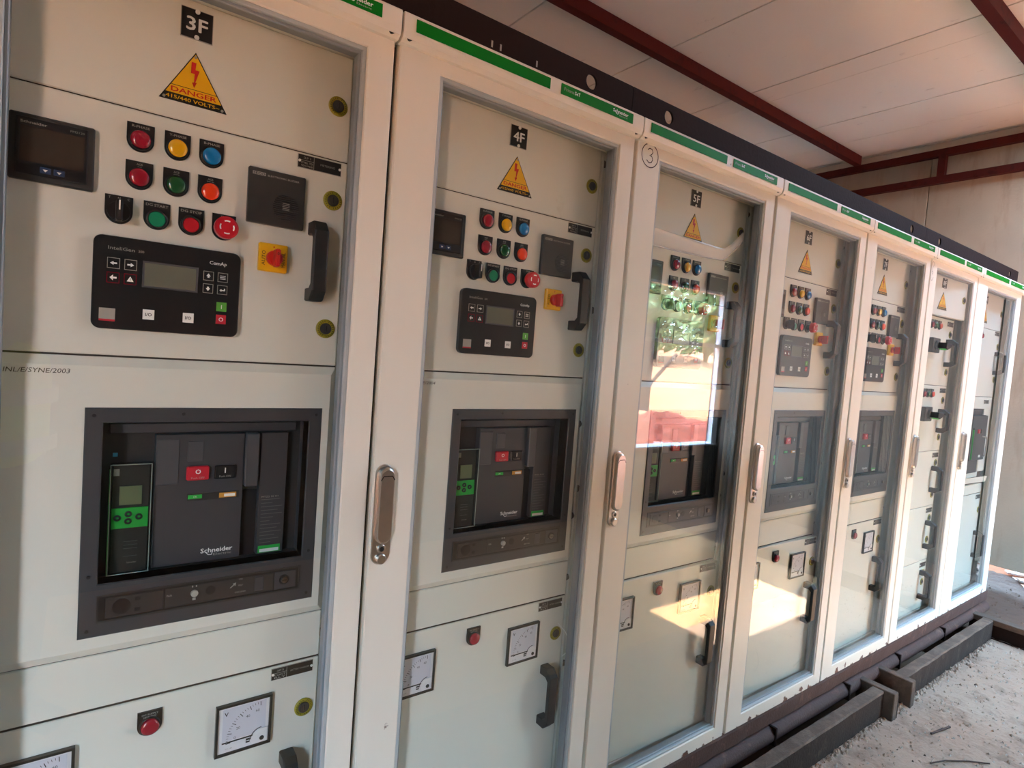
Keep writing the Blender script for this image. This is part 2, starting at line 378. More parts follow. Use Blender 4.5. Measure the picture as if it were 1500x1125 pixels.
def pull_handle(par, x, z0, z1, wid=.026, out=.043, yo=0):
    y = YP-yo; f = .024
    P = [(y, z1), (y-.026, z1), (y-out, z1-.018), (y-out, z0+.018), (y-.026, z0), (y, z0), (y, z0+f), (y-.022, z0+f), (y-out+.012, z0+f+.008), (y-out+.012, z1-f-.008), (y-.022, z1-f), (y, z1-f)]
    # profile as convex pieces so that the caps stay clean
    mb = MB()
    O = P[:6]; I = [P[11], P[10], P[9], P[8], P[7], P[6]]
    b = .0025
    n = 6
    for xx, sgn in ((x, 1), (x+wid, -1)): pass
    ring = []
    for i in range(6):
        o_, i_ = O[i], I[i]
        c = ((o_[0]+i_[0])/2, (o_[1]+i_[1])/2)
        def mv(p, k): return (p[0]+(c[0]-p[0])*k, p[1]+(c[1]-p[1])*k)
        oo, ii = mv(o_, .14), mv(i_, .14)
        ring.append([(x, *oo), (x+b, *o_), (x+wid-b, *o_), (x+wid, *oo), (x+wid, *ii), (x+wid-b, *i_), (x+b, *i_), (x, *ii)])
    vs = [p for r in ring for p in r]
    fs = [(i*8+k, i*8+(k+1) % 8, (i+1)*8+(k+1) % 8, (i+1)*8+k) for i in range(5) for k in range(8)]
    mb.add(vs, fs+[tuple(range(8)), tuple(range(40, 48))], 'handle_black')
    o = mb.build('pull_handle', par)
    for zz in (z1-.013, z0+.013):
        k = MB(); k.cyl(x+wid/2, zz, .004, YP-.029-yo, YP-.020-yo, 'screw_metal', n=10); k.build('bolt', o)
    return o
def meter(par, x0, x1, z0, z1, sym, yo=0):
    mb = MB(); y = YP-yo
    mb.frame(x0, x1, z0, z1, x0+.0045, x1-.0045, z0+.0045, z1-.0045, y-.009, y, 'plastic_black', b=.001)
    o = mb.build('panel_meter', par, 'square dial meter in a black frame')
    d = MB(); d.box(x0+.004, x1-.004, y-.0045, y-.0005, z0+.004, z1-.004, 'meter_white')
    w = x1-x0; yy = y-.0048; cx, cz = x1-.017, z0+.020
    d.rect(x0+.012, x1-.010, z0+.026, z1-.008, yy, 'label_pale')
    # scale arc, ticks, needle line
    R_ = .062
    for i in range(21):
        a = math.radians(90+90*i/20+3); r0 = R_-.004 if i % 4 else R_-.008
        p0 = (cx+r0*math.cos(a), cz+.004+r0*math.sin(a)); p1 = (cx+R_*math.cos(a), cz+.004+R_*math.sin(a))
        d.ribbon([p0, p1], .0007 if i % 4 else .0012, yy-.0001, 'print_black')
    for t, a in (('0', 174), ('20', 152), ('40', 122), ('60', 100)):
        a = math.radians(a); d.text(t, cx+(R_-.015)*math.cos(a), cz+.004+(R_-.015)*math.sin(a), .005, yy-.0001, 'print_black')
    d.text(sym, x0+.018, z1-.018, .0075, yy-.0001, 'print_black', bold=True)
    d.box(x0+.012, cx-.014, yy-.0012, yy, z0+.0225, z0+.0245, 'plastic_black')
    d.ribbon([(cx+.019*math.cos(a), cz-.004+.019*math.sin(a)) for a in [math.radians(90+9*i) for i in range(11)]], .0016, yy-.0002, 'plastic_black')
    d.prism([(cx-.016, z0+.006)]+[(cx-.001+.0165*math.cos(a), cz-.004+.0165*math.sin(a)) for a in [math.radians(180-90*i/8) for i in range(9)]]+[(x1-.006, cz+.0125), (x1-.006, z0+.006)], y-.0062, y-.004, 'meter_white')
    d.box(cx-.027, cx-.020, yy-.0006, yy, z0+.012, z0+.020, 'plastic_black'); d.rect(cx-.0262, cx-.0208, z0+.0152, z0+.0168, yy-.0008, 'meter_white')
    d.text('IS 1248', x0+.024, z0+.011, .0028, yy-.0001, 'print_grey')
    d.build('dial', o)
    k = MB(); k.cyl(cx+.001, cz-.006, .0042, y-.0078, y-.006, 'plastic_black', n=16, bev=.0006); k.build('zero_screw', o)
    return o
plain('label_pale', sr((205, 204, 212)), .4, var=.02)

def danger_sign(par, yo=0, dx=0):
    A, B, C = (.335+dx, 1.8165), (.2855+dx, 1.7315), (.3845+dx, 1.7315); y = YP-yo
    mb = MB(); mb.prism([A, B, C], y-.0014, y, 'plate_black')
    def sc(k, off=0): 
        c = ((A[0]+B[0]+C[0])/3, (A[1]+B[1]+C[1])/3); return [(c[0]+(p[0]-c[0])*k, c[1]+(p[1]-c[1])*k) for p in (A, B, C)]
    a, b, c = sc(.95); zc = 1.7425  # the yellow field above the black strip
    def lerp(p, q, z): t = (z-p[1])/(q[1]-p[1]); return (p[0]+(q[0]-p[0])*t, z)
    yy = y-.0016
    def tri(z0, z1, mat, d):
        l0, r0, l1, r1 = lerp(a, b, z0), lerp(a, c, z0), lerp(a, b, z1), lerp(a, c, z1)
        mb.quad([(p[0], d, p[1]) for p in (l0, r0, r1, l1)], mat)
    tri(1.7435, a[1]-.0005, 'label_yellow', yy)
    mb.ribbon([lerp(a, b, 1.7565), lerp(a, c, 1.7565)], .0009, yy-.0001, 'print_black')
    cx = .335+dx
    bolt = [(cx-.0055, 1.8000), (cx+.0015, 1.8000), (cx+.0005, 1.7885), (cx+.0065, 1.7885), (cx+.0010, 1.7680), (cx+.0032, 1.7690), (cx-.0005, 1.7595), (cx-.0040, 1.7675), (cx-.0015, 1.7675), (cx-.0005, 1.7820), (cx-.0060, 1.7820)]
    # the bolt as strips (kept convex)
    mb.quad([(p[0], yy-.0001, p[1]) for p in (bolt[0], bolt[1], bolt[2], bolt[10])], 'label_red')
    mb.quad([(p[0], yy-.0001, p[1]) for p in (bolt[10], bolt[2], bolt[3], bolt[9])], 'label_red')
    mb.quad([(p[0], yy-.0001, p[1]) for p in (bolt[9], bolt[3], (cx, 1.765), (cx-.0012, 1.765))], 'label_red')
    mb.quad([(p[0], yy-.0001, p[1]) for p in (bolt[5], bolt[6], bolt[7])], 'label_red')
    mb.text('DANGER', cx, 1.7500, .0075, yy-.0001, 'label_red', w=.066, bold=True)
    mb.text('415/440 VOLTS~', cx-.001, 1.7378, .0056, yy, 'label_yellow', w=.078, bold=True)
    o = mb.build('warning_sign', par, 'yellow danger triangle with red lightning bolt')
    for p in ((A[0], A[1]-.008), (B[0]+.007, B[1]+.0035), (C[0]-.007, C[1]+.0035)):
        k = MB(); k.cyl(p[0], p[1], .0022, y-.0028, y-.0012, 'print_grey', n=10); k.build('rivet', o)
    return o
def number_plate(par, t, yo=0, dx=0):
    x0, x1, z0, z1 = .3115+dx, .3585+dx, 1.8365, 1.884; y = YP-yo
    mb = MB(); mb.box(x0, x1, y-.0018, y, z0, z1, 'print_grey'); mb.box(x0+.001, x1-.001, y-.0022, y-.001, z0+.001, z1-.001, 'plate_black')
    mb.text(t, (x0+x1)/2, (z0+z1)/2, .021, y-.0024, 'print_white', w=.030, bold=True)
    o = mb.build('number_plate', par, 'black plate reading '+t)
    for zz in (z0+.0035, z1-.0035): k = MB(); k.cyl((x0+x1)/2, zz, .0036, y-.0038, y-.002, 'print_white', n=12); k.build('rivet', o)
    return o

# ------------------------------------------------------------------ cubicle body, door, header
def header(par, W):
    mb = MB(); x0, x1 = .002, W-.003
    prof = [(.03, 1.938), (.006, 1.9275), (-.010, 1.928), (-.019, 1.934), (-.0225, 1.944), (-.0225, 1.975), (-.0205, 1.9785), (.03, 1.9795)]
    mb.prism(prof, x0, x1, 'door_paint', axis='x', smooth=False)
    o = mb.build('header_strip', par)
    s = W/.6586
    a, b, c, d = .026*s, .351*s, .383*s, .616*s
    g = MB(); g.box(a, b, -.0240, -.0215, 1.9485, 1.9715, 'band_green'); g.build('green_band', o)
    g = MB(); g.box(c, d, -.0240, -.0215, 1.9485, 1.9715, 'band_green')
    g.text('Prisma', c+.008, 1.9615, .0075, -.0242, 'print_grey', align='l', w=.030); g.text('SeT', c+.040, 1.9615, .0075, -.0242, 'print_white', align='l', w=.016, bold=True)
    g.text('Schneider', d-.044, 1.9625, .0078, -.0242, 'print_white', w=.052, bold=True)
    g.text('Electric', d-.034, 1.9548, .0036, -.0242, 'print_grey', w=.028)
    g.ribbon([(d-.062, 1.9600), (d-.058, 1.9560), (d-.053, 1.9560), (d-.052, 1.9590)], .0014, -.0243, 'print_white')
    g.build('green_band', o, 'green band with white lettering')
    for q in (.016, W-.020):
        k = MB(); k.cyl(q, 1.9385, .0075, -.0182, -.0135, 'plastic_black', n=14); k.build('screw_hole', o)
    return o
def door(par, W, ox0, ox1):
    mb = MB(); x0, x1, z0, z1 = .0058, W-.0050, .132, 1.9365
    mb.frame(x0, x1, z0, z1, ox0, ox1, .177, 1.900, -.001, .021, 'door_paint', b=.0022)
    o = mb.build('door', par)
    g = MB(); w = .0075
    g.frame(ox0-.0005, ox1+.0005, .1765, 1.9005, ox0+w, ox1-w, .177+w, 1.9-w, .0020, .030, 'gasket_grey', b=.0012)
    g.frame(ox0+w-.001, ox1-w+.001, .176+w, 1.901-w, ox0+2*w-.002, ox1-2*w+.002, .177+2*w-.002, 1.9-2*w+.002, .0090, .030, 'gasket_dark', b=.0016)
    g.build('glazing_gasket', o, 'grey rubber glazing gasket')
    p = MB(); p.rect(ox0+.004, ox1-.004, .181, 1.896, .0125, 'pane_glass'); p.build('window_pane', o, 'clear glass pane')
    return o
def latch(par, dx=0):
    mb = MB(); x0, x1 = .0095+dx, .0480+dx
    def cap(x0, x1, z0, z1, n=10):
        r = (x1-x0)/2; cx = (x0+x1)/2
        return [(cx+r*math.cos(PI*i/n), z1-r+r*math.sin(PI*i/n)) for i in range(n+1)]+[(cx-r*math.cos(PI*i/n), z0+r-r*math.sin(PI*i/n)) for i in range(n+1)]
    mb.prism(cap(x0, x1, .925, 1.127), -.007, -.001, 'chrome', bev=.002)
    o = mb.build('swing_handle', par, 'chrome swing handle with key lock')
    l = MB(); l.prism(cap(x0+.0045, x1-.0045, .970, 1.122), -.020, -.006, 'chrome', bev=.004)
    l.ribbon([(x0+.005, 1.098), (x0+.010, 1.106), (x1-.010, 1.106), (x1-.005, 1.098)], .002, -.0203, 'plastic_black'); l.build('lever', o)
    k = MB(); cx = (x0+x1)/2; k.cyl(cx, .9580, .0085, -.011, -.006, 'chrome', bev=.001); k.cyl(cx, .9580, .005, -.0115, -.0105, 'plastic_dark', n=14); k.box(cx-.001, cx+.001, -.0120, -.0114, .954, .962, 'print_black'); k.build('key_lock', o)
    k = MB(); k.cyl(cx, .9375, .0105, -.014, -.006, 'chrome', bev=.002); k.build('lock_button', o)
    return o
def carcass(par, W, px0, px1, D=.60):
    mb = MB(); e = .0015
    mb.box(e, e+.002, .024, D, .132, 1.975, 'post_paint'); mb.box(W-e-.002, W-e, .024, D, .132, 1.975, 'post_paint')
    mb.box(e-.0012, e+.0060, .0225, .0242, .132, 1.930, 'seam_dark'); mb.box(W-e-.0052, W-e+.0012, .0225, .0242, .132, 1.930, 'seam_dark')
    mb.box(e, W-e, D, D+.002, .132, 1.975, 'post_paint'); mb.box(e, W-e, .031, D, 1.973, 1.975, 'post_paint'); mb.box(e, W-e, .024, D, .130, .134, 'post_paint')
    # front uprights beside the panels, top and bottom rails
    for a, b in ((.004, px0-.0015), (px1+.0015, W-.004)):
        mb.box(a, b, YP+.012, YP+.05, .134, 1.972, 'post_paint', b=.001)
    mb.box(px1+.012, px1+.016, YP+.004, YP+.014, .14, 1.96, 'post_paint', b=.0008)
    mb.box(px1+.034, px1+.037, YP+.006, YP+.014, .14, 1.96, 'post_paint', b=.0008)
    mb.tube([(.006, YP-.002, 1.9115), (W-.006, YP-.002, 1.9115)], .0145, 'panel_paint', n=12)
    mb.box(.004, W-.004, YP-.010, YP+.05, 1.926, 1.972, 'post_paint', b=.002)
    mb.box(.004, W-.004, YP-.004, YP+.05, .136, .176, 'post_paint', b=.002)
    return mb.build('carcass', par)
def panel(par, name, x0, x1, z0, z1, y=YP, swing=0.0, t=.020):
    mb = MB(); g = .0011
    mb.box(x0, x1, y, y+t, z0+g, z1-g, 'panel_paint', b=.0016)
    o = mb.build(name, par)
    return o
def gaps(par, x0, x1, zs):
    for z in zs: mb = MB(); mb.box(x0, x1, YP+.003, YP+.012, z-.004, z+.004, 'seam_dark'); mb.build('dark_gap_strip', par)  # dark strips drawn behind the panel joints
def screw(par, x, z, y=YP+.012):
    mb = MB(); mb.cyl(x, z, .0065, y-.006, y, 'screw_metal', n=14, bev=.0015); mb.ring(x, z, .0065, .009, y-.0012, y, 'plastic_dark', n=14); mb.build('screw', par)

# ------------------------------------------------------------------ instruments of the feeder cubicle
def power_display(par):
    mb = MB(); x0, x1, z0, z1 = .1055, .2055, 1.5615, 1.6555; y = YP
    mb.box(x0, x1, y-.010, y, z0, z1, 'plastic_dark', b=.002)
    mb.box(x0+.008, x1-.008, y-.0125, y-.009, z0+.008, z1-.005, 'plastic_black', b=.0015)
    mb.text('Schneider', x0+.013, z1-.0125, .0036, y-.0127, 'print_grey', align='l', w=.030, bold=True); mb.text('PM2120', x1-.013, z1-.0125, .003, y-.0127, 'print_grey', align='r', w=.017)
    o = mb.build('power_display', par, 'square dark power meter with blank screen')
    k = MB(); k.rect(x0+.013, x1-.013, z0+.026, z1-.018, y-.0129, 'screen_dark'); k.build('screen', o)
    for q in (.0425, .0585):
        k = MB(); k.box(x0+q-.0065, x0+q+.0065, y-.0142, y-.012, z0+.0125, z0+.0215, 'dark_blue', b=.001)
        k.add([(x0+q-.003, y-.0144, z0+.018), (x0+q+.003, y-.0144, z0+.018), (x0+q, y-.0144, z0+.0145)], [(0, 1, 2)], 'print_white'); k.build('button', o)
def buzzer(par):
    mb = MB(); x0, x1, z0, z1 = .4225, .5195, 1.5595, 1.6545; y = YP
    mb.box(x0, x1, y-.011, y, z0, z1, 'plastic_dark', b=.0015)
    mb.box(x0+.006, x0+.0275, y-.0112, y-.0108, z1-.0125, z1-.0070, 'print_grey'); mb.text('SECO', x0+.0167, z1-.0098, .0038, y-.0113, 'plate_black', w=.019, bold=True)
    mb.text('ELECTRONIC BUZZER', x0+.031, z1-.0105, .0030, y-.0113, 'print_grey', align='l', w=.054, bold=True)
    o = mb.build('buzzer', par, 'square black electronic buzzer')
    k = MB(); cx, cz = x0+.064, z0+.034
    for i in range(13):
        zz = cz-.021+i*.0035; hw = math.sqrt(max(0, .0225**2-(zz-cz)**2))
        if hw > .002: k.box(cx-hw, cx+hw, y-.0121, y-.0108, zz-.0008, zz+.0008, 'plastic_black')
    for i in range(5): k.box(cx-.006, cx+.006, y-.0125, y-.011, cz-.004+i*.0028, cz-.0032+i*.0028, 'print_grey')
    k.build('sound_slots', o)
def controller(par):
    x0, x1, z0, z1 = .2075, .4165, 1.3555, 1.5000; y = YP; r = .012; P = []
    for cx, cz, a0 in ((x1-r, z1-r, 0), (x0+r, z1-r, 90), (x0+r, z0+r, 180), (x1-r, z0+r, 270)):
        P += [(cx+r*math.cos(math.radians(a0+q)), cz+r*math.sin(math.radians(a0+q))) for q in (0, 18, 36, 54, 72, 90)]
    mb = MB(); mb.prism(P, y-.012, y, 'plastic_black', bev=.0015); yy = y-.0122
    mb.text('InteliGen', .2265, 1.4815, .0052, yy, 'print_grey', align='l', w=.0345); mb.text('200', .266, 1.481, .0038, yy, 'print_grey', align='l')
    mb.text('ComAp', .368, 1.4790, .0056, yy, 'print_white', align='l', w=.026, bold=True)
    o = mb.build('genset_controller', par, 'black controller with small grey screen and square keys')
    k = MB(); k.frame(.2725, .3515, 1.4255, 1.4675, .2755, .3485, 1.4285, 1.4645, y-.0130, y-.0118, 'plastic_char2', b=.0004); k.rect(.2755, .3485, 1.4285, 1.4645, y-.0124, 'lcd_grey'); k.build('screen', o)
    def sq(cx, cz, h, mat, line, kind, glyph='print_white'):
        k = MB(); k.frame(cx-h, cx+h, cz-h, cz+h, cx-h+.0008, cx+h-.0008, cz-h+.0008, cz+h-.0008, y-.0127, y-.0118, line); k.rect(cx-h+.0008, cx+h-.0008, cz-h+.0008, cz+h-.0008, y-.0125, mat)
        q = y-.01265; g = h*.55
        if kind in ('l', 'r'):
            s = 1 if kind == 'r' else -1
            k.add([(cx+s*g, q, cz), (cx, q, cz+g*.7), (cx, q, cz-g*.7)], [(0, 1, 2)], glyph); k.rect(min(cx, cx-s*g), max(cx, cx-s*g), cz-g*.25, cz+g*.25, q, glyph)
        elif kind in ('u', 'd'):
            s = 1 if kind == 'u' else -1
            k.add([(cx, q, cz+s*g), (cx-g*.8, q, cz-s*g*.1), (cx+g*.8, q, cz-s*g*.1)], [(0, 1, 2)], glyph); k.rect(cx-g*.35, cx+g*.35, min(cz-s*g*.1, cz-s*g*.7), max(cz-s*g*.1, cz-s*g*.7), q, glyph)
        elif kind == 'm':
            for t in (-1, 0, 1): k.rect(cx-g, cx+g, cz+t*g*.6-.0005, cz+t*g*.6+.0005, q, glyph)
        elif kind == 'e':
            k.add([(cx-g, q, cz-g*.2), (cx-g*.3, q, cz+g*.4), (cx-g*.3, q, cz-g*.8)], [(0, 1, 2)], glyph); k.rect(cx-g*.3, cx+g, cz-g*.4, cz, q, glyph); k.rect(cx+g*.6, cx+g, cz, cz+g*.6, q, glyph)
        elif kind == 'a': k.add([(cx, q, cz+g), (cx-g, q, cz-g*.8), (cx+g, q, cz-g*.8)], [(0, 1, 2)], glyph); k.rect(cx-.0004, cx+.0004, cz-g*.4, cz+g*.4, q-.0001, 'plastic_black')
        elif kind == 'h': k.add([(cx-g, q, cz), (cx, q, cz+g), (cx, q, cz-g)], [(0, 1, 2)], glyph); k.rect(cx, cx+g, cz-g*.3, cz+g*.3, q, glyph)
        else: k.text(kind, cx, cz, h*.85 if len(kind) == 1 else h*.62, q, glyph, bold=True)
        k.build('key', o)
    for cx, cz, kd, ln in ((.234, 1.458, 'l', 'print_grey'), (.2565, 1.458, 'r', 'print_grey'), (.234, 1.4355, 'h', 'lens_red'), (.2565, 1.4355, 'a', 'lens_red')): sq(cx, cz, .0083, 'plastic_black', ln, kd)
    for cx, cz, kd in ((.367, 1.456, 'u'), (.389, 1.456, 'm'), (.367, 1.435, 'd'), (.389, 1.435, 'e')): sq(cx, cz, .0078, 'plastic_black', 'print_grey', kd)
    sq(.389, 1.406, .0078, 'key_green', 'key_green', 'I'); sq(.389, 1.3845, .0078, 'key_red', 'key_red', 'O')
    for cx in (.283, .3395): sq(cx, 1.3825, .0080, 'print_white', 'print_white', 'I/O', 'print_black')
    k = MB(); k.box(.2175, .2385, y-.0126, y-.0118, 1.3675, 1.3875, 'print_grey'); k.box(.2175, .2385, y-.0128, y-.0120, 1.3675, 1.3705, 'key_red'); k.build('sticker', o)
plain('key_green', sr((92, 170, 62)), .4)
plain('key_red', sr((196, 34, 52)), .4)
def changeover(par):
    x0, x1, z0, z1 = .4455, .4945, 1.4775, 1.5275; y = YP
    mb = MB(); mb.box(x0, x1, y-.011, y, z0, z1, 'label_yellow', b=.002)
    yy = y-.0112
    for t, xx in (('AUTO', x0+.0075), ('MANUAL', x1-.0075)):
        vs, fs = text_geo(t); xs = [p[0] for p in vs]; c = (min(xs)+max(xs))/2; L = .026/(max(xs)-min(xs)); k = .0058/.7
        mb.add([(xx-(p[1]-.35)*k, yy, z0+.023+(p[0]-c)*L) for p in vs], fs, 'print_black')
    mb.cyl((x0+x1)/2, z1-.006, .0014, yy-.0002, yy, 'label_red', n=8)
    o = mb.build('rotary_switch', par, 'yellow square switch with red knob'); cx, cz = (x0+x1)/2+.0005, (z0+z1)/2-.001
    k = MB(); k.cyl(cx, cz, .0135, y-.022, y-.010, 'label_red', bev=.002); k.box(cx-.0042, cx+.0042, y-.042, y-.020, cz-.0165, cz+.0145, 'label_red', b=.002)
    k.text('0', cx, cz+.006, .005, y-.0422, 'print_black', bold=True); k.build('knob', o)
def breaker(par):
    x0, x1, z0, z1 = .2045, .5735, .8590, 1.2310; y = YP-.0125
    mb = MB(); ix0, ix1, iz0, iz1 = .2285, .5490, .9455, 1.2065
    mb.frame(x0, x1, z0, z1, ix0, ix1, iz0, iz1, y, y+.06, 'plastic_char', b=.002)
    sx0, sx1, sz0, sz1 = .2310, .5450, .8850, .9245
    # lower border holds the accessory slot (a shallow recess framed here)
    mb.frame(sx0-.003, sx1+.003, sz0-.003, sz1+.003, sx0, sx1, sz0, sz1, y-.0012, y+.001, 'plastic_dark')
    o = mb.build('circuit_breaker', par, 'black withdrawable air circuit breaker in a square frame')
    for q in ((x0+.012, z1-.012), (x1-.012, z1-.012), (x0+.012, z0+.012), (x1-.012, z0+.012), ((x0+x1)/2-.05, z1-.010), (x0+.012, .96), (x1-.012, .955)):
        k = MB(); k.cyl(q[0], q[1], .0030, y-.0008, y+.001, 'plastic_black', n=10); k.build('frame_screw', o)
    F = .100
    b = MB(); b.box(ix0-.001, ix1+.001, F, F+.02, iz0-.001, iz1+.001, 'plastic_dark')
    def A(a0, a1, c0, c1, yy, mat, bv=.001, t=.012, m=b):
        p = ap(a0, c0, yy); q = ap(a1, c1, yy); m.box(p[0], q[0], yy, yy+t, p[1], q[1], mat, b=bv)
    A(.238, .530, 1.188, 1.2035, F-.012, 'plastic_char')
    A(.302, .440, .9565, 1.1840, F-.018, 'plastic_char', t=.02)
    A(.468, .516, .9565, 1.1840, F-.018, 'plastic_char', t=.02)
    A(.440, .468, .9565, 1.0800, F-.004, 'print_black', bv=0)
    A(.303, .337, 1.0980, 1.1760, F-.020, 'plastic_char2', bv=.0008)
    A(.3495, .374, 1.1360, 1.1720, F-.020, 'plastic_char2', bv=.0008)
    A(.352, .435, 1.0670, 1.0800, F-.0190, 'plastic_dark', bv=.0005)
    b.build('breaker_front', o)
    k = MB(); A(.443, .466, 1.0850, 1.1835, F-.028, 'plastic_char2', bv=.002, t=.02, m=k); k.build('charging_handle', o)
    def T(t, a, c, h, yy, mat, m, w=None, bold=False):
        p = ap(a, c, yy); m.text(t, p[0], p[1], h, yy, mat, w=w, bold=bold)
    k = MB(); A(.3495, .3845, 1.1025, 1.1270, F-.026, 'key_red', bv=.002, m=k); T('O', .367, 1.1180, .0078, F-.0262, 'print_white', k, bold=True); T('Push OFF', .367, 1.1070, .0034, F-.0262, 'print_grey', k, w=.021); k.build('off_button', o, 'red push off button')
    k = MB(); A(.3930, .4280, 1.1025, 1.1270, F-.023, 'plastic_black', bv=.002, m=k); T('I', .4100, 1.1180, .0095, F-.0232, 'print_white', k, bold=True); T('Push ON', .4100, 1.1075, .0034, F-.0232, 'print_grey', k, w=.019); k.build('on_button', o, 'black push on button')
    k = MB(); A(.3530, .3745, 1.0705, 1.0770, F-.0205, 'trip_green', bv=0, t=.002, m=k); T('OK', .364, 1.0738, .0030, F-.0207, 'print_white', k); k.build('status_flag', o, 'green status flag')
    k = MB(); A(.4020, .4300, 1.0690, 1.0775, F-.0205, 'amber', bv=0, t=.002, m=k); A(.4100, .4280, 1.0705, 1.0755, F-.0209, 'print_white', bv=0, t=.002, m=k); k.build('status_flag', o, 'amber and white status flag')
    k = MB(); T('Schneider', .402, .9755, .0082, F-.0183, 'print_white', k, w=.052, bold=True); T('Electric', .4115, .9672, .0042, F-.0183, 'print_grey', k, w=.030)
    p = [ap(a, c, F-.0184) for a, c in ((.385, .9715), (.389, .9672), (.394, .9672), (.395, .971))]; k.ribbon(p, .0014, F-.0184, 'print_white'); k.build('lettering', o)
    k = MB()
    for i in range(13):
        w_ = (.034, .020, .038, .030, .038, .022, .016, .036, .030, .038, .026, .034, .020)[i]; z_ = 1.058-i*.0068
        p = ap(.4735, z_, F-.0183); q = ap(.4735+w_, z_+.0011, F-.0183); k.box(p[0], q[0], F-.0184, F-.018, p[1], q[1], 'print_faint')
    T('MTZ2 32 H1', .4885, 1.0640, .0032, F-.0184, 'print_grey', k, w=.030)
    k.build('rating_label', o, 'small printed rating text')
    k = MB(); A(.4720, .5110, .9580, .9710, F-.0190, 'trip_green', bv=0, t=.002, m=k); A(.4745, .5085, .9590, .9650, F-.0194, 'print_white', bv=0, t=.002, m=k); k.build('rating_label', o, 'green and white label')
    k = MB(); A(.2430, .2495, 1.1500, 1.1560, F-.002, 'cyan', bv=0, t=.002, m=k); k.build('status_light', o, 'small blue square light')
    # trip unit with its clear cover
    U = F-.022
    k = MB(); A(.2435, .2955, .9560, 1.1350, U+.004, 'plastic_dark', m=k, t=.02); A(.2440, .2950, 1.0300, 1.0640, U+.0025, 'trip_green', m=k, bv=.0005, t=.004)
    A(.2540, .2850, 1.0690, 1.1000, U+.0020, 'trip_lcd', m=k, bv=0, t=.004); A(.2450, .2530, 1.1180, 1.1290, U+.002, 'print_grey', m=k, bv=0, t=.003)
    for a, c in ((.2520, 1.0475), (.2670, 1.0530), (.2670, 1.0410), (.2820, 1.0475)):
        p = ap(a, c, U); k.ring(p[0], p[1], .0022, .0052, U+.0005, U+.004, 'plastic_dark', n=16)
    for z_ in (1.006, 1.000, .994, .981): p = ap(.262, z_, U); k.box(p[0], p[0]+.020, U+.0035, U+.004, p[1], p[1]+.001, 'print_faint')
    T('Schneider', .2740, .9720, .0030, U+.0034, 'print_grey', k, w=.014); k.build('trip_unit', o, 'trip unit with green keypad')
    k = MB(); p = ap(.2405, .9530, U-.006); q = ap(.2985, 1.1365, U-.006)
    k.box(p[0], q[0], U-.006, U+.010, p[1], q[1], 'clear_cover', b=.002); k.box(p[0]-.0006, p[0]+.0012, U-.006, U+.018, p[1], q[1]-.012, 'trip_green')
    k.frame(p[0], q[0], p[1], q[1], p[0]+.0012, q[0]-.0012, p[1]+.0012, q[1]-.0012, U-.0066, U-.0056, 'cover_edge'); k.build('clear_cover', o, 'clear cover over the trip unit')
    # accessory drawer
    k = MB(); yy = y-.0002
    k.box(sx0, sx1, yy-.0004, yy+.002, sz0, sz1, 'plastic_black')
    k.box(sx0+.009, .3215, yy-.0016, yy, sz0+.003, sz1-.003, 'plastic_dark', b=.0006); k.box(.3235, .4990, yy-.0010, yy, sz0+.003, sz1-.003, 'plastic_dark', b=.0006); k.box(.5010, .5400, yy-.0016, yy, sz0+.003, sz1-.003, 'plastic_char', b=.0006)
    k.cyl(.262, .905, .013, yy-.0022, yy, 'plastic_black', n=20)
    for zz in (.896, .914): k.box(.280, .288, yy-.0024, yy, zz-.003, zz+.003, 'print_black')
    k.text('NA', .330, .909, .004, yy-.0012, 'print_grey')
    k.text('ON', .442, .919, .0028, yy-.0012, 'print_grey'); k.text('TEST', .442, .9075, .0028, yy-.0012, 'print_grey'); k.text('DISCONN', .442, .8955, .0028, yy-.0012, 'print_grey')
    k.ribbon([(.425, .905), (.433, .912)], .0018, yy-.0012, 'print_grey'); k.add([(.4345, yy-.0013, .9140), (.4285, yy-.0013, .9125), (.4335, yy-.0013, .9075)], [(0, 1, 2)], 'print_grey')
    k.box(.466, .482, yy-.002, yy, .892, .918, 'plastic_char', b=.001)
    k.cyl(.393, .9075, .0080, yy-.0014, yy-.0002, 'print_black', n=18)
    dw = k.build('racking_drawer', o, 'accessory strip with crank socket, arrows and key lock')
    k = MB(); k.cyl(.3675, .9070, .0058, yy-.006, yy, 'print_grey', n=18, bev=.0008); k.box(.3635, .3655, yy-.0016, yy-.0008, .9175, .9205, 'print_grey'); k.box(.3695, .3715, yy-.0016, yy-.0008, .9175, .9205, 'print_grey'); k.box(.3650, .3700, yy-.0016, yy-.0008, .8945, .8985, 'print_grey'); k.build('position_dial', o, 'pale round position dial')
    k = MB(); k.cyl(.5180, .9055, .0095, yy-.003, yy, 'plastic_black', n=20); k.cyl(.5180, .9055, .0060, yy-.006, yy-.002, 'screw_metal', n=20, bev=.0008); k.box(.5140, .5220, yy-.0063, yy-.0059, .9050, .9060, 'print_black'); k.build('key_lock', o, 'round metal key lock')
    return o
plain('trip_lcd', sr((120, 128, 96)), .3)
plain('print_faint', sr((96, 96, 94)), .6, var=0)
plain('cover_edge', sr((150, 160, 150)), .2)

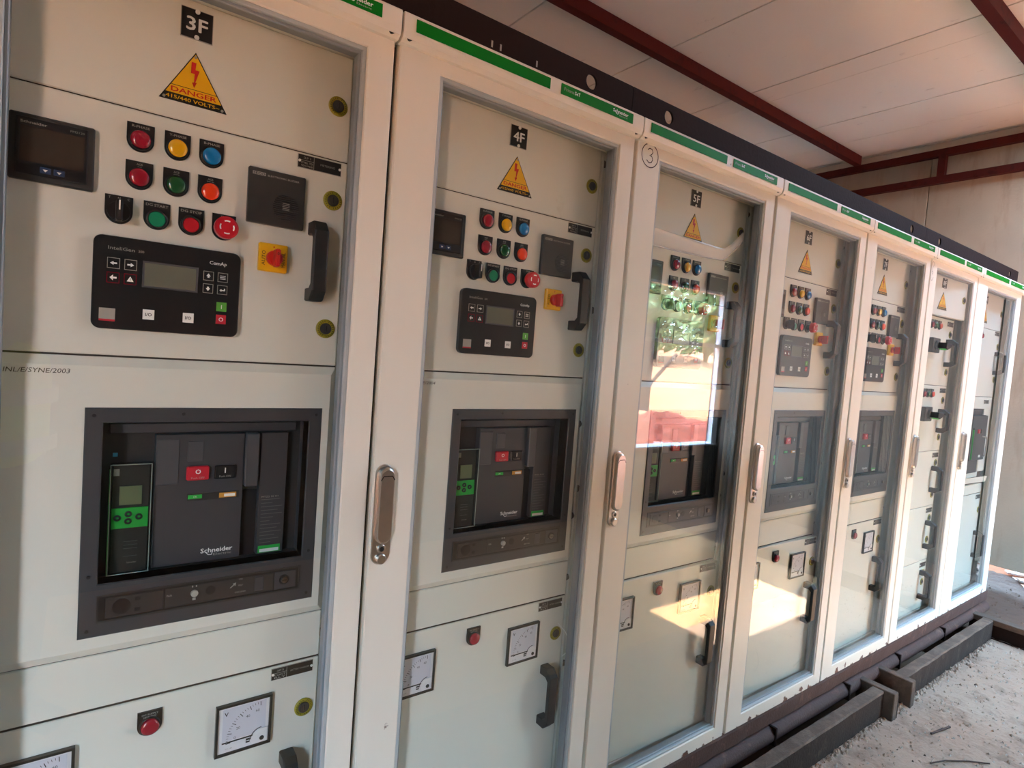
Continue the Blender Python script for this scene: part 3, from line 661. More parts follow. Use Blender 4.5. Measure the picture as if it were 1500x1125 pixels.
def tray(par, x0, x1, z0, z1):
    mb = MB(); y0 = YP; y1 = YP-.010; c = .0145
    O = [(x0, z0), (x1, z0), (x1, z1), (x0, z1)]; I = [(x0+c, z0+c), (x1-c*.8, z0+c), (x1-c*.8, z1-c), (x0+c, z1-c)]
    H = [(.2285, .9455), (.5490, .9455), (.5490, 1.2065), (.2285, 1.2065)]
    vs = [(p[0], y0+.02, p[1]) for p in O]+[(p[0], y0, p[1]) for p in O]+[(p[0], y1, p[1]) for p in I]+[(p[0], y1, p[1]) for p in H]+[(p[0], y0+.02, p[1]) for p in H]
    fs = []
    for k in range(4): fs += [(k*4+i, k*4+(i+1) % 4, (k+1)*4+(i+1) % 4, (k+1)*4+i) for i in range(4)]
    mb.add(vs, fs, 'panel_paint')
    return mb.build('breaker_panel', par)

def swing(objs, pivot_x, ang, dz=0.0):
    """turn the parts of a panel that stands slightly open about its hinge line"""
    M = Matrix.Translation((pivot_x, YP, dz)) @ Matrix.Rotation(ang, 4, 'Z') @ Matrix.Translation((-pivot_x, -YP, 0))
    for o in objs: o.matrix_basis = M @ o.matrix_basis

XS = [-.6586, 0.0, .6586, 1.3194, 1.9740, 2.6187, 3.2500, 4.0240]
LOW = {'lower_panel', 'lower_lamp'}
PX0, PX1 = .056, .5985
def feeder():
    W = .6586
    root = empty('switchgear_cubicle', (0, 0, .13), '', 'electrical cabinet', 'glass-fronted switchgear cubicles in a row')
    root.location = (0, 0, 0)
    carcass(root, W, PX0, PX1); header(root, W); door(root, W, .0945, .6015); latch(root)
    panel(root, 'top_panel', PX0, PX1, 1.703, 1.8985); panel(root, 'control_panel', PX0, PX1, 1.3125, 1.703)
    tray(root, PX0, PX1, .8255, 1.3105); panel(root, 'blank_panel', PX0, PX1, .7315, .8245)
    lo = [panel(root, 'lower_panel', PX0, PX1, .178, .7295)]
    gaps(root, PX0, PX1, (1.703, 1.3115, .825, .7305))
    danger_sign(root)
    power_display(root)
    for x, m, t in ((.245, 'lens_red', 'R-PHASE'), (.296, 'lens_yellow', 'Y-PHASE'), (.346, 'lens_blue', 'B-PHASE')): indicator(root, x, 1.681, m, [t])
    for x, m, t in ((.245, 'lens_red', ['ACB', 'ON']), (.296, 'lens_green', ['ACB', 'OFF']), (.346, 'lens_orange', ['ACB', 'TRIP'])): indicator(root, x, 1.6225, m, t)
    selector(root, .220, 1.5640); push_button(root, .271, 1.5640, 'button_green', 'DG START'); push_button(root, .320, 1.5640, 'button_red', 'DG STOP'); estop(root, .370, 1.5640)
    controller(root); buzzer(root); changeover(root)
    pull_handle(root, .531, 1.433, 1.579)
    for z in (1.802, 1.627, 1.384): panel_ring(root, .5735, z)
    lo.append(panel_ring(root, .5735, .631))
    name_plate(root, .5055, .5860, 1.6745, 1.6985, '3F1', ('CTRL TD', 'VDC/ADB'), 'METERING'); name_plate(root, .5025, .5785, 1.2715, 1.2925, '3F2', ('DOOR TD', 'TRAY ACB'), 'INCOMER-3')
    n0 = set(root.children); name_plate(root, .5080, .5870, .7025, .7255, '3F3', ('CONT', 'RLY'), 'BATTERY CHARGER'); 
    indicator(root, .2915, .7060, 'lens_red', ['DC SUPPLY', 'HEALTHY'], nm='indicator_lamp')
    meter(root, .1105, .2075, .5835, .6795, 'A'); meter(root, .4135, .5110, .5835, .6795, 'V')
    pull_handle(root, .531, .395, .554)
    lo += [c for c in root.children if c not in n0]
    breaker(root)
    for x, z in ((.622, 1.872), (.622, 1.492), (.622, 1.014), (.622, .530)): screw(root, x, z)
    for z in (1.19, .943, .775): screw(root, .6045, z, YP+.008)
    return root, lo

LABEL = [
 'nearest cream switchgear cubicle behind glass, plate 3F, cut by the left edge of the picture',
 'cream glass-fronted switchgear cubicle with plate 4F, second from the near end of the row',
 'cream glass-fronted cubicle with plate 5F and a circled 3 pencilled on its door',
 'cream glass-fronted cubicle with plate 6F, between the 5F cubicle and the 7F cubicle',
 'cream glass-fronted cubicle with plate 7F, fifth from the near end of the row',
 'cubicle with five stacked black-handled breaker drawers and a circled 6 on its door',
 'far end cubicle of the row, widest door, next to the bare end wall']
cubs = []
def strip_suffix(n): return n.split('.')[0]
first, lo0 = feeder()
low_idx = [list(first.children).index(o) for o in lo0]
low_keys = None
for i in range(5):
    if i == 0: r = first
    else:
        r = first.copy(); COL.objects.link(r)
        for ch in src: copy_tree(ch, r)
    if i == 0: src = list(first.children)
    r.location.x = XS[i]; r['label'] = LABEL[i]; r.scale.x = min(1, (XS[i+1]-XS[i])/.6586)
    cubs.append(r)
lown = set(o.data.name for o in lo0)
for i in range(5): number_plate(cubs[i], '%dF' % (3+i))
# slightly open lower panels of the 5F and 6F cubicles
for i, a in ((2, -.030), (3, -.036)):
    swing([c for c in cubs[i].children if c.type == 'MESH' and c.data.name in lown], PX0, a)

# handwriting
def pen(par, pts, w=.0016, y=-.0016, closed=False, mb=None): 
    mb = mb or MB(); mb.ribbon(pts, w, y, 'pen_brown', closed); return mb
k = MB(); k.text('NINL/E/SYNE/2003', .098, 1.287, .0070, YP-.0103, 'pen_brown', align='l', w=.086, slant=.15); k.build('handwriting', cubs[0], 'handwritten text NINL/E/SYNE/2003')
k = MB(); k.text('NINL/E/SYNE/2004', .070, 1.287, .0065, YP-.0103, 'pen_brown', align='l', w=.086, slant=.15); k.build('handwriting', cubs[1], 'handwritten text ending in 2004')
def circ(cx, cz, rx, rz, n=32): return [(cx+rx*math.cos(2*PI*i/n), cz+rz*math.sin(2*PI*i/n)) for i in range(n)]
k = MB(); cx, cz = .7120-.6586, 1.9015-0
k.ribbon(circ(cx, 1.9010, .0315, .0300), .0026, -.0016, 'pen_brown', True)
t3 = [(-.010, .013), (-.003, .018), (.006, .017), (.010, .010), (.005, .003), (-.002, .0005), (.007, -.001), (.011, -.008), (.007, -.016), (-.002, -.019), (-.012, -.013)]
k.ribbon([(cx+a, 1.9010+b) for a, b in t3], .0026, -.0017, 'pen_brown'); k.build('pencil_mark', cubs[2], 'circled handwritten 3')
# the 3 belongs to the third door
cubs[2].children[-1].location = (0, 0, 0)

# clear film curling behind the glass of the 5F cubicle
def film():
    mb = MB(); pts = []; n = 14; m = 8; base = XS[2]
    for i in range(n+1):
        t = i/n; row = []
        xx = .105+.455*t
        zb = 1.690+.012*math.sin(t*PI)*-.3+(.10*max(0, t-.80)**1.15*4.2)+.012*t
        for j in range(m+1):
            s = j/m; row.append((xx, .042-.020*math.sin(s*PI/2)+.02*s*t, zb+s*(.045-.012*t)+.006*math.sin(s*PI)))
        pts.append(row)
    vs = [p for r in pts for p in r]; fs = [(i*(m+1)+j, i*(m+1)+j+1, (i+1)*(m+1)+j+1, (i+1)*(m+1)+j) for i in range(n) for j in range(m)]
    mb.add(vs, fs, 'film', True)
    vs2 = [(p[0], p[1]-.0015, p[2]) for r in pts for p in (r[0],)]
    mb.tube(vs2, .0022, 'film', n=6)
    mb.build('plastic_film', cubs[2], 'curled clear plastic film with pale edge')
film()
# white thread by the lower lock of the 4F cubicle
k = MB(); k.tube([(.572, .050, .662), (.590, .040, .640), (.612, .032, .598), (.604, .036, .585), (.590, .045, .570)], .0011, 'print_white', n=6); k.build('thread', cubs[1], 'thin white thread')

# ------------------------------------------------------------------ the cubicle with five drawers
def drawer_cubicle():
    W = XS[6]-XS[5]; root = empty('switchgear_cubicle', (XS[5], 0, 0), LABEL[5], 'electrical cabinet', 'glass-fronted switchgear cubicles in a row')
    carcass(root, W, .045, .585); header(root, W); door(root, W, .078, .580); latch(root)
    x0, x1 = .045, .560
    tp = panel(root, 'top_panel', x0, .590, 1.700, 1.8985); g = [tp, danger_sign(root, dx=-.026), number_plate(root, '8F', dx=-.026), panel_ring(root, .540, 1.800)]
    swing(g, x0, -.075)
    zs = [1.6990, 1.3580, 1.0220, .7310, .4400, .1780]
    gaps(root, x0, x1, zs[1:-1])
    hs = [(1.457, 1.597), (1.117, 1.240), (.805, .942), (.508, .655), (.240, .390)]
    rs = [(1.624, 1.430), (1.284, 1.092), (.958, .790), (.666, .550), (.370, .322)]
    for i in range(5):
        panel(root, 'drawer_front', x0, x1, zs[i+1], zs[i])
        pull_handle(root, .476, hs[i][0], hs[i][1], wid=.024, out=.050)
        for z in rs[i]: panel_ring(root, .521, z)
        name_plate(root, .470, .545, zs[i]-.036, zs[i]-.012, '8F%d' % (i+1), ('CTRL TD', 'TRAY'), 'OUTGOING')
        if i < 2:
            for q, m in enumerate(('lens_red', 'lens_green', 'lens_orange')): indicator(root, .240+.052*q, zs[i]-.018, m, [('ON', 'OFF', 'TRIP')[q]])
            zc = zs[i]-.143
            k = MB(); k.box(.250, .345, YP-.020, YP, zc-.036, zc+.036, 'plastic_dark', b=.003); k.text('I', .262, zc+.022, .006, YP-.0202, 'print_grey')
            k.cyl(.298, zc, .024, YP-.030, YP-.018, 'plastic_black', bev=.002)
            h = k.build('rotary_handle', root, 'black rotary breaker handle with green edge')
            l = MB(); l.prism([(.285, zc-.012), (.312, zc-.020), (.352, zc-.006), (.366, zc+.012), (.330, zc+.010), (.288, zc+.014)], YP-.066, YP-.030, 'handle_black', bev=.002)
            l.prism([(.290, zc-.0150), (.312, zc-.0225), (.352, zc-.0085), (.350, zc-.0065), (.312, zc-.0195)], YP-.060, YP-.034, 'trip_green'); l.build('lever', h)
    for z in (1.872, 1.05, .78, .46): screw(root, .575, z, YP+.010)
    k = MB(); cx, cz = .022, 1.876
    k.ribbon(circ(cx, cz, .018, .042, 28)[3:-2], .0016, -.0016, 'pen_brown')
    k.ribbon([(cx+a, cz+b) for a, b in ((.006, .026), (-.003, .014), (-.007, 0), (-.004, -.012), (.003, -.014), (.007, -.006), (.003, .001), (-.005, -.002))], .0014, -.0017, 'pen_brown'); k.build('pencil_mark', root, 'faint circled handwritten 6')
    return root
cubs.append(drawer_cubicle())

def end_cubicle():
    W = XS[7]-XS[6]; root = empty('switchgear_cubicle', (XS[6], 0, 0), LABEL[6], 'electrical cabinet', 'glass-fronted switchgear cubicles in a row')
    D = .090; x0, x1 = PX0+D, PX1+D-.005
    carcass(root, W, x0, x1); header(root, W); door(root, W, .163, .690); latch(root)
    panel(root, 'top_panel', x0, x1, 1.703, 1.8985); panel(root, 'control_panel', x0, x1, 1.3125, 1.703)
    danger_sign(root, dx=.045); number_plate(root, '9F', dx=.045)
    indicator(root, .340, 1.681, 'lens_red', ['ACB', 'ON'])
    pull_handle(root, .628, 1.445, 1.580, out=.050)
    for z in (1.805, 1.612, 1.417): panel_ring(root, .668, z)
    name_plate(root, .595, .670, 1.675, 1.6985, '9F1', ('CTRL TD', 'VDC/ADB'), 'METERING'); name_plate(root, .545, .625, 1.272, 1.294, '9F2', ('DOOR TD', 'TRAY'), 'BUS COUPLER')
    # breaker standing proud of its cut-out, no cover frame on the right
    k = MB(); k.box(x0, x1, YP, YP+.02, 1.242, 1.3105, 'panel_paint', b=.0016); k.box(.570, x1, YP, YP+.02, .868, 1.2425, 'panel_paint', b=.0016); k.box(x0, .572, YP, YP+.02, .838, .870, 'panel_paint', b=.0016); k.build('breaker_panel', root)
    k = MB(); k.frame(.300, .527, .868, 1.238, .318, .520, .940, 1.205, YP-.006, YP+.03, 'plastic_char', b=.002); k.box(.318, .571, YP-.022, YP+.04, .945, 1.205, 'plastic_char', b=.004)
    k.box(.330, .505, YP-.002, YP+.01, .880, .925, 'plastic_black', b=.001)
    b = k.build('circuit_breaker', root, 'dark air circuit breaker standing proud of its opening')
    k = MB(); k.box(.410, .436, YP-.030, YP-.021, 1.103, 1.127, 'key_red', b=.002); k.text('O', .423, 1.116, .008, YP-.0302, 'print_white'); k.build('off_button', b, 'red push off button')
    k = MB(); k.box(.462, .486, YP-.028, YP-.021, 1.103, 1.127, 'plastic_black', b=.002); k.build('on_button', b)
    k = MB(); k.box(.335, .380, YP-.028, YP-.021, .955, 1.135, 'plastic_dark', b=.002); k.box(.334, .338, YP-.029, YP-.021, .955, 1.125, 'trip_green'); k.build('trip_unit', b)
    k = MB(); k.tube([(.500, YP-.022, 1.085), (.540, YP-.032, 1.080), (.552, YP-.034, 1.060), (.545, YP-.034, .975), (.535, YP-.024, .962)], .004, 'print_grey', n=8); k.build('seal_wire', b, 'pale bent wire')
    k = MB(); k.box(.470, .500, YP-.0235, YP-.021, .962, .976, 'print_white'); k.build('rating_label', b)
    k = MB(); 
    k.add([(x0, YP, .812), (x1, YP-.016, .806), (x1, YP-.022, .840), (x0, YP-.006, .846), (x0, YP+.02, .812), (x1, YP+.02, .806)], [(0, 1, 2, 3), (0, 1, 5, 4)], 'panel_paint'); k.build('blank_panel', root, 'drooping cover strip above a dark gap')
    panel(root, 'blank_panel', x0, x1, .7365, .795); k = MB(); k.box(x0, x1, YP+.012, YP+.02, .790, .812, 'seam_dark'); k.build('dark_gap_strip', root)  # dark strip coloured as the shade inside the open gap
    panel(root, 'lower_panel', x0, x1, .178, .7345); gaps(root, x0, x1, (1.703, 1.3115, .7355))
    name_plate(root, .600, .672, .700, .725, '9F3', ('CONT', 'RLY'), 'CHARGER'); panel_ring(root, .668, .631)
    pull_handle(root, .630, .345, .505, out=.050)
    for z in (1.872, 1.492, 1.014, .78, .33): screw(root, x1+.020, z)
    return root
cubs.append(end_cubicle())

# ------------------------------------------------------------------ steel beams above and below
def holed_beam(x0, x1, holes, label, streaks=False):
    """black lifting channel: a web with round holes and a top and bottom flange"""
    mb = MB(); z0, z1 = 1.982, 2.051; y = .000; r = .0175; zc = 2.017; n = 24
    edges = [x0]+[v for h in holes for v in (h-.03, h+.03)]+[x1]
    for i in range(0, len(edges), 2): mb.box(edges[i], edges[i+1], y, y+.006, z0, z1, 'beam_black')
    for h in holes:
        for yy in (y, y+.006):
            inn = [(h+r*math.cos(2*PI*i/n), yy, zc+r*math.sin(2*PI*i/n)) for i in range(n)]
            out = []
            for i in range(n):
                c, s = math.cos(2*PI*i/n), math.sin(2*PI*i/n)
                t = min(.03/abs(c) if abs(c) > 1e-6 else 9, ((z1-zc) if s > 0 else (zc-z0))/abs(s) if abs(s) > 1e-6 else 9)
                out.append((h+c*t, yy, zc+s*t))
            for q in (-1, 1):  # corner points to close the square
                pass
            mb.add(inn+out, [(i, (i+1) % n, n+(i+1) % n, n+i) for i in range(n)], 'beam_black')
            for cxs, czs in ((h+.03, z1), (h-.03, z1), (h-.03, z0), (h+.03, z0)):
                pts = sorted(out, key=lambda p: (p[0]-cxs)**2+(p[2]-czs)**2)[:2]
                mb.add([(cxs, yy, czs), pts[0], pts[1]], [(0, 1, 2)], 'beam_black')
        mb.ring(h, zc, r-.0001, r+.0001, y, y+.006, 'beam_black', n=n)
        mb.box(h-.03, h+.03, y, y+.006, z1-.0005, z1, 'beam_black')
    if streaks:
        for q in (.206, .228, .325): mb.box(q, q+.004, y-.0006, y, 1.995, 2.008, 'print_grey')
    o = mb.build('lifting_beam', None, at=((x0+x1)/2, 0, z0)); tag(o, label, 'steel beam', 'black holed steel strips above the cubicles'); return o
holed_beam(-.90, .632, (.492,), 'black steel strip over the nearest cubicles, hole near its far end', True)
holed_beam(.634, 2.529, (.774, 2.374), 'long black steel strip over the middle cubicles, one hole near each end')
holed_beam(2.531, 3.90, (2.690, 3.749), 'black steel strip over the far end cubicles, at the end wall side')

def longbeam(name, x0, x1, y0, y1, z0, z1, mat, label, cat, grp=None, jag=.0015, seg=.06, side=None):
    """rolled steel member with slightly uneven dusty surface"""
    mb = MB(); n = max(2, int((x1-x0)/seg)); prof = [(y0, z0), (y0, z1-.006), (y0+.005, z1), (y1-.004, z1), (y1, z1-.005), (y1, z0)]; vs = []
    for i in range(n+1):
        x = x0+(x1-x0)*i/n
        for (a, b) in prof: vs.append((x, a+random.uniform(-jag, jag), b+random.uniform(-jag, jag)))
    m = len(prof); fs = [(i*m+k, i*m+(k+1) % m, (i+1)*m+(k+1) % m, (i+1)*m+k) for i in range(n) for k in range(m)]+[tuple(range(m)), tuple(range(n*m, n*m+m))]
    mb.add(vs, fs, mat)
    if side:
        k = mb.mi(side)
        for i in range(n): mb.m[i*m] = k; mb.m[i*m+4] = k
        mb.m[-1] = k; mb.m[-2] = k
    o = mb.build(name, None, at=((x0+x1)/2, (y0+y1)/2, z0)); return tag(o, label, cat, grp)
longbeam('base_channel', -1.3, 4.06, .000, .10, .072, .1285, 'beam_rust', 'rusty maroon steel channel directly under the cubicle row', 'steel beam')
mb = MB(); P = []
mb.tube([(-1.3, .012, .030), (1.2, .012, .031), (2.40, .012, .030), (4.05, .012, .030)], .034, 'beam_rust', n=12); mb.box(-1.3, 4.05, .020, .09, -.004, .0715, 'beam_rust', b=.003)
for x in (1.62, 2.2, 2.72, 3.3): mb.box(x, x+.01, -.024, .02, -.002, .066, 'beam_black')
tag(mb.build('skid_beam', None, at=(1.4, .03, 0)), 'rounded rusty skid rail beneath the base channel, above the dark trench', 'steel beam')
def frame_beam(x0, x1, label):
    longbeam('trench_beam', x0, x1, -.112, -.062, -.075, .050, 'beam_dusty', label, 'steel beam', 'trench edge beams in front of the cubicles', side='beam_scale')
frame_beam(-1.3, 2.318, 'dusty steel beam along the trench, the longer piece nearest the camera')
frame_beam(2.552, 3.76, 'dusty steel beam along the trench, shorter piece beyond the cross stub')
# open cross stub between them
mb = MB()
mb.box(2.322, 2.362, -.150, .000, -.070, .056, 'beam_dusty', b=.003); mb.box(2.508, 2.548, -.150, .000, -.070, .056, 'beam_dusty', b=.003); mb.box(2.362, 2.508, -.150, .000, -.078, -.066, 'beam_black', b=.002)
mb.box(2.362, 2.372, -.149, .000, -.066, .040, 'beam_black')
tag(mb.build('cross_stub', None, at=(2.435, -.07, -.07)), 'short open steel channel stub between the two trench beams', 'steel beam')
mb = MB(); mb.box(3.762, 3.825, -1.6, -.001, .020, .052, 'beam_dusty', b=.003); mb.box(3.768, 3.776, -1.6, -.001, -.06, .02, 'beam_black')
tag(mb.build('end_beam', None, at=(3.79, -.8, .02)), 'flat steel beam crossing the floor at the far end of the trench', 'steel beam')

# ------------------------------------------------------------------ the building
ZF = -.060; ZC = 3.28; XW = 5.0; YF = -2.6; YB = 3.2; XL = -6.0
def grid_floor(name, x0, x1, y0, y1, z, step, amp, mat):
    nx, ny = int((x1-x0)/step)+1, int((y1-y0)/step)+1; mb = MB(); rnd = random.Random(3)
    vs = [(x0+(x1-x0)*i/nx, y0+(y1-y0)*j/ny, z+(rnd.uniform(-amp, amp))) for i in range(nx+1) for j in range(ny+1)]
    mb.add(vs, [(i*(ny+1)+j, (i+1)*(ny+1)+j, (i+1)*(ny+1)+j+1, i*(ny+1)+j+1) for i in range(nx) for j in range(ny)], mat, True)
    return mb
mb = grid_floor('floor', 1.2, 3.76, -.80, -.095, ZF, .014, .0035, 'floor_dust')
mb.box(XL, 1.2, -.80, -.095, ZF-.1, ZF, 'floor_dust'); mb.box(XL, 3.76, YF, -.80, ZF-.1, ZF, 'floor_red'); mb.box(1.15, 3.80, -.85, -.095, ZF-.2, ZF-.012, 'floor_dust')
mb.add(grid_floor('f', 3.76, 5.3, -.60, .60, ZF+.006, .025, .005, 'floor_brown').v, grid_floor('f', 3.76, 5.3, -.60, .60, ZF, .025, .005, 'floor_brown').f, 'floor_brown', True)
mb.box(3.76, XW+.1, YF, -.60, ZF-.1, ZF, 'floor_brown'); mb.box(3.70, XW+.2, -.65, .65, ZF-.2, ZF-.012, 'floor_brown'); mb.box(4.06, XW, .60, YB, ZF-.1, ZF, 'floor_brown'); mb.box(XL, 4.06, .70, YB, ZF-.1, ZF, 'floor_dust')
mb.box(XL, 4.1, -.10, .72, -.62, -.60, 'trench_dark'); mb.box(XL, 3.8, -.10, -.092, -.60, -.09, 'trench_dark'); mb.box(XL, 4.06, .70, .71, -.60, ZF, 'trench_dark'); mb.box(4.06, 4.07, -.1, .72, -.60, ZF-.02, 'trench_dark')
struct(mb.build('floor'))
# ceiling of insulated boards with joints, a roof light opening left free
mb = MB(); HX0, HX1, HY0, HY1 = 3.43, 4.53, -1.045, -.575
joints = [XL+.06]+[1.51-.865*k for k in range(8, -1, -1)]+[2.37, 3.225, 4.09, 4.955, 5.09]
joints = sorted(set(j for j in joints if j > XL))
g = .0045
for a, b in zip(joints[:-1], joints[1:]):
    xs = [a+g, b-g]
    cuts = sorted(set([a+g, b-g]+[v for v in (HX0, HX1) if a < v < b]))
    for u, v in zip(cuts[:-1], cuts[1:]):
        if u >= HX0-1e-6 and v <= HX1+1e-6: mb.box(u, v, YF, HY0, ZC, ZC+.05, 'ceiling_board', b=.002); mb.box(u, v, HY1, YB, ZC, ZC+.05, 'ceiling_board', b=.002)
        else: mb.box(u, v, YF, YB, ZC, ZC+.05, 'ceiling_board', b=.002)
mb.box(XL, HX0, YF, YB, ZC+.050, ZC+.06, 'seam_dark'); mb.box(HX1, XW+.1, YF, YB, ZC+.050, ZC+.06, 'seam_dark'); mb.box(HX0, HX1, YF, HY0, ZC+.050, ZC+.06, 'seam_dark'); mb.box(HX0, HX1, HY1, YB, ZC+.05, ZC+.06, 'seam_dark')
struct(mb.build('ceiling'))
# end wall: boards standing side by side, raised off the ground
mb = MB()
for a, b in ((YF, -1.2), (-1.2, -.3), (-.3, .9), (.9, YB)): mb.box(XW, XW+.08, a+.003, b-.003, .062 if b > 0 else -.1, ZC-.001, 'wall_board' if b > 0 else 'front_wall', b=.003)
mb.box(XW+.05, XW+.09, -.3, YB, .07, ZC-.001, 'seam_dark'); mb.box(XW+.05, XW+.09, YF, -.3, -.1, ZC-.001, 'seam_dark')
struct(mb.build('wall_right'))
mb = MB(); mb.box(XW-.012, XW, YF, YB, ZC-.055, ZC-.001, 'ceiling_board', b=.003); struct(mb.build('trim_1'))
mb = MB(); mb.box(XL, XW+.09, YB, YB+.08, -.6, ZC+.05, 'wall_board'); struct(mb.build('wall_back'))
# front wall with the window opening on the right and the wide doorway on the left
WX0, WX1, WZ0, WZ1 = 3.45, 4.985, .555, 2.13
DX0, DX1, DZ = -2.70, -2.12, 1.9
CZ0, CZ1 = 3.22, 3.22   # open strip under the eaves
mb = MB()
for a, b, c, d in ((XL, DX0, ZF-.1, ZC), (DX0, DX1, DZ, ZC), (DX1, WX0, ZF-.1, CZ0), (WX0, WX1, ZF-.1, WZ0-.012), (WX0, WX1, WZ1, CZ0), (DX1, WX1, CZ1, ZC), (WX1, XW+.09, ZF-.1, ZC)): mb.box(a, b, YF-.12, YF, c, d, 'front_wall')
struct(mb.build('wall_front'))
mb = MB(); mb.box(XL-.1, XL, YF-.12, YB, -.3, ZC+.05, 'front_wall'); struct(mb.build('wall_left'))
mb = MB(); mb.box(4.905, WX1, YF-.05, YF+.004, WZ0, WZ1, 'white_frame', b=.003); mb.box(WX0, 4.905, YF-.04, YF-.005, 1.565, 1.605, 'white_frame', b=.003); mb.box(WX0, 4.99, YF-.13, YF+.02, WZ0-.012, WZ0+.006, 'white_frame', b=.002); mb.box(WX0, WX0+.05, YF-.05, YF+.004, WZ0, WZ1, 'white_frame', b=.003); mb.box(WX0, WX1, YF-.05, YF+.004, WZ1-.015, WZ1+.01, 'white_frame', b=.002)
struct(mb.build('window_1'))
# unseen low lean-to, added to shade the ground beyond the end wall
mb = MB(); mb.box(XW+.09, 9.0, -1.9, 4.0, 2.10, 2.16, 'wall_board'); mb.box(8.95, 9.05, -1.9, 4.0, -.2, 1.15, 'wall_board'); mb.box(XW+.09, 9.0, -1.95, -1.88, -.2, 2.1, 'wall_board'); mb.box(XW+.09, 9.0, 4.0, 4.06, -.2, 2.1, 'wall_board')
struct(mb.build('added_lean_to'))
# roof steel
def bar(name, a, b, w, h, label, grp=None, mat='purlin_red', up=(0, 0, 1)):
    A, B = Vector(a), Vector(b); d = (B-A).normalized(); u = Vector(up); s = d.cross(u).normalized(); u = s.cross(d)
    mb = MB(); vs = []
    for p in (A, B):
        for i, j in ((-1, -1), (1, -1), (1, 1), (-1, 1)): vs.append(tuple(p+s*w/2*i+u*h/2*j))
    mb.add(vs, [(0, 1, 2, 3), (4, 5, 6, 7), (0, 1, 5, 4), (1, 2, 6, 5), (2, 3, 7, 6), (3, 0, 4, 7)], mat)
    o = mb.build(name, None, at=tuple((A+B)/2))
    if label: tag(o, label, 'steel beam', grp)
    return o
G = 'red roof purlins under the ceiling'
bar('roof_purlin', (XL+.02, 1.425, 3.235), (4.90, 1.425, 3.235), .055, .075, 'dark red roof purlin running above the cubicle row to the end truss', G)
bar('roof_purlin', (XL+.02, .030, 3.235), (4.90, .030, 3.235), .055, .075, 'dark red roof purlin crossing the top right corner of the picture', G)
tr = empty('roof_truss', (4.93, .3, 3.0), 'dark red steel truss under the ceiling against the end wall', 'roof truss')
def child(o): o.parent = tr; o.location = o.location-Vector((4.93, .3, 3.0)); return o
child(bar('top_chord', (4.93, YF+.02, 3.175), (4.93, YB-.02, 3.175), .05, .055, None)); child(bar('bottom_chord', (4.93, YF+.02, 2.965), (4.93, YB-.02, 2.965), .05, .055, None))
for y in (-2.0, -.6, .80, 2.2): child(bar('web_post', (4.93, y, 2.99), (4.93, y, 3.15), .05, .05, None, up=(0, 1, 0)))

# ------------------------------------------------------------------ ground litter
def chip(mb, x, y, z, s, mat):
    a = random.uniform(0, PI); pts = []
    for i in range(5): r = s*random.uniform(.5, 1); t = a+i*2*PI/5; pts.append((x+r*math.cos(t), y+r*math.sin(t)*.8))
    top = (x+random.uniform(-.2, .2)*s, y, z+s*random.uniform(.3, .8))
    mb.add([(p[0], p[1], z-.002) for p in pts]+[top], [(i, (i+1) % 5, 5) for i in range(5)], mat)
mb = MB()
for i in range(1500):
    x = random.uniform(1.5, 3.76); y = random.triangular(-.75, -.115, -.16)
    chip(mb, x, y, ZF, random.choice((.003, .004, .006, .008, .011)), random.choice(('rock', 'floor_dust', 'floor_dust', 'floor_dust', 'dark_timber' if random.random() < .25 else 'rock')))
for i in range(700):
    x = random.uniform(1.2, 3.74); chip(mb, x, -.115-abs(random.gauss(0, .012)), ZF, random.uniform(.008, .02), 'floor_dust')
for i in range(500): chip(mb, random.uniform(3.84, 4.95), random.uniform(-.5, .5), ZF+.004, random.choice((.006, .01, .016)), 'floor_brown')
tag(mb.build('gravel', None), 'scattered grey grit and crumbs along the foot of the trench beams', 'gravel', kind='stuff')
def twig(pts, r, label, mat='dark_timber'): 
    mb = MB(); mb.tube([(x, y, ZF+.006) for x, y in pts], r, mat, n=6); tag(mb.build('twig', None, at=(pts[0][0], pts[0][1], ZF)), label, 'twig')

# ------------------------------------------------------------------ outside: red soil, bank, shrubs
def terrain():
    mb = MB(); rnd = random.Random(5); nx, ny = 90, 44; vs = []
    for i in range(nx+1):
        for j in range(ny+1):
            x = -14+36*i/nx; y = YF-.13-16*(j/ny)**1.5
            d = -(y-YF)-.13; h = 0
            if d > 1.2: h = min(1.0, (d-1.2)/2.4)*1.35
            if d > 4.6: h += min(1, (d-4.6)/6)*.8
            h += rnd.uniform(-.05, .05)*(0.3+min(1, d/2))
            vs.append((x, y, ZF-.06+h))
    n = ny+1; fs = [(i*n+j, (i+1)*n+j, (i+1)*n+j+1, i*n+j+1) for i in range(nx) for j in range(ny)]
    mb.add(vs, fs, 'outside_soil', True)
    return mb.build('soil_bank', None)
tag(terrain(), 'sunlit red-orange soil bank outside, mirrored in the 5F cubicle glass', 'soil', kind='stuff')
mb = MB(); mb.box(XW+.10, 16, YF-.1, 12, ZF-.2, ZF-.015, 'outside_soil'); tag(mb.build('red_soil', None), 'strip of orange-red soil seen under the end wall, right of the cubicles', 'soil', kind='stuff')
mb = MB(); rnd = random.Random(11)
nx, ny = 70, 26; vs = []
for i in range(nx+1):
    for j in range(ny+1):
        x = 2.2+9*i/nx; t = j/ny; y = YF-1.0-1.8*t
        vs.append((x, y, ZF-.1+.75*math.sin(min(1, t*1.15)*PI/1.6)*(.9+.1*math.sin(x*3))+rnd.uniform(-.055, .055)))
mb.add(vs, [(i*(ny+1)+j, (i+1)*(ny+1)+j, (i+1)*(ny+1)+j+1, i*(ny+1)+j+1) for i in range(nx) for j in range(ny)], 'dark_red_ground')  # band of uneven ground, darker red than the bank behind it
tag(mb.build('dark_red_mound', None), 'dark red mound outside the window, mirrored in the 5F cubicle glass', 'gravel', kind='stuff')
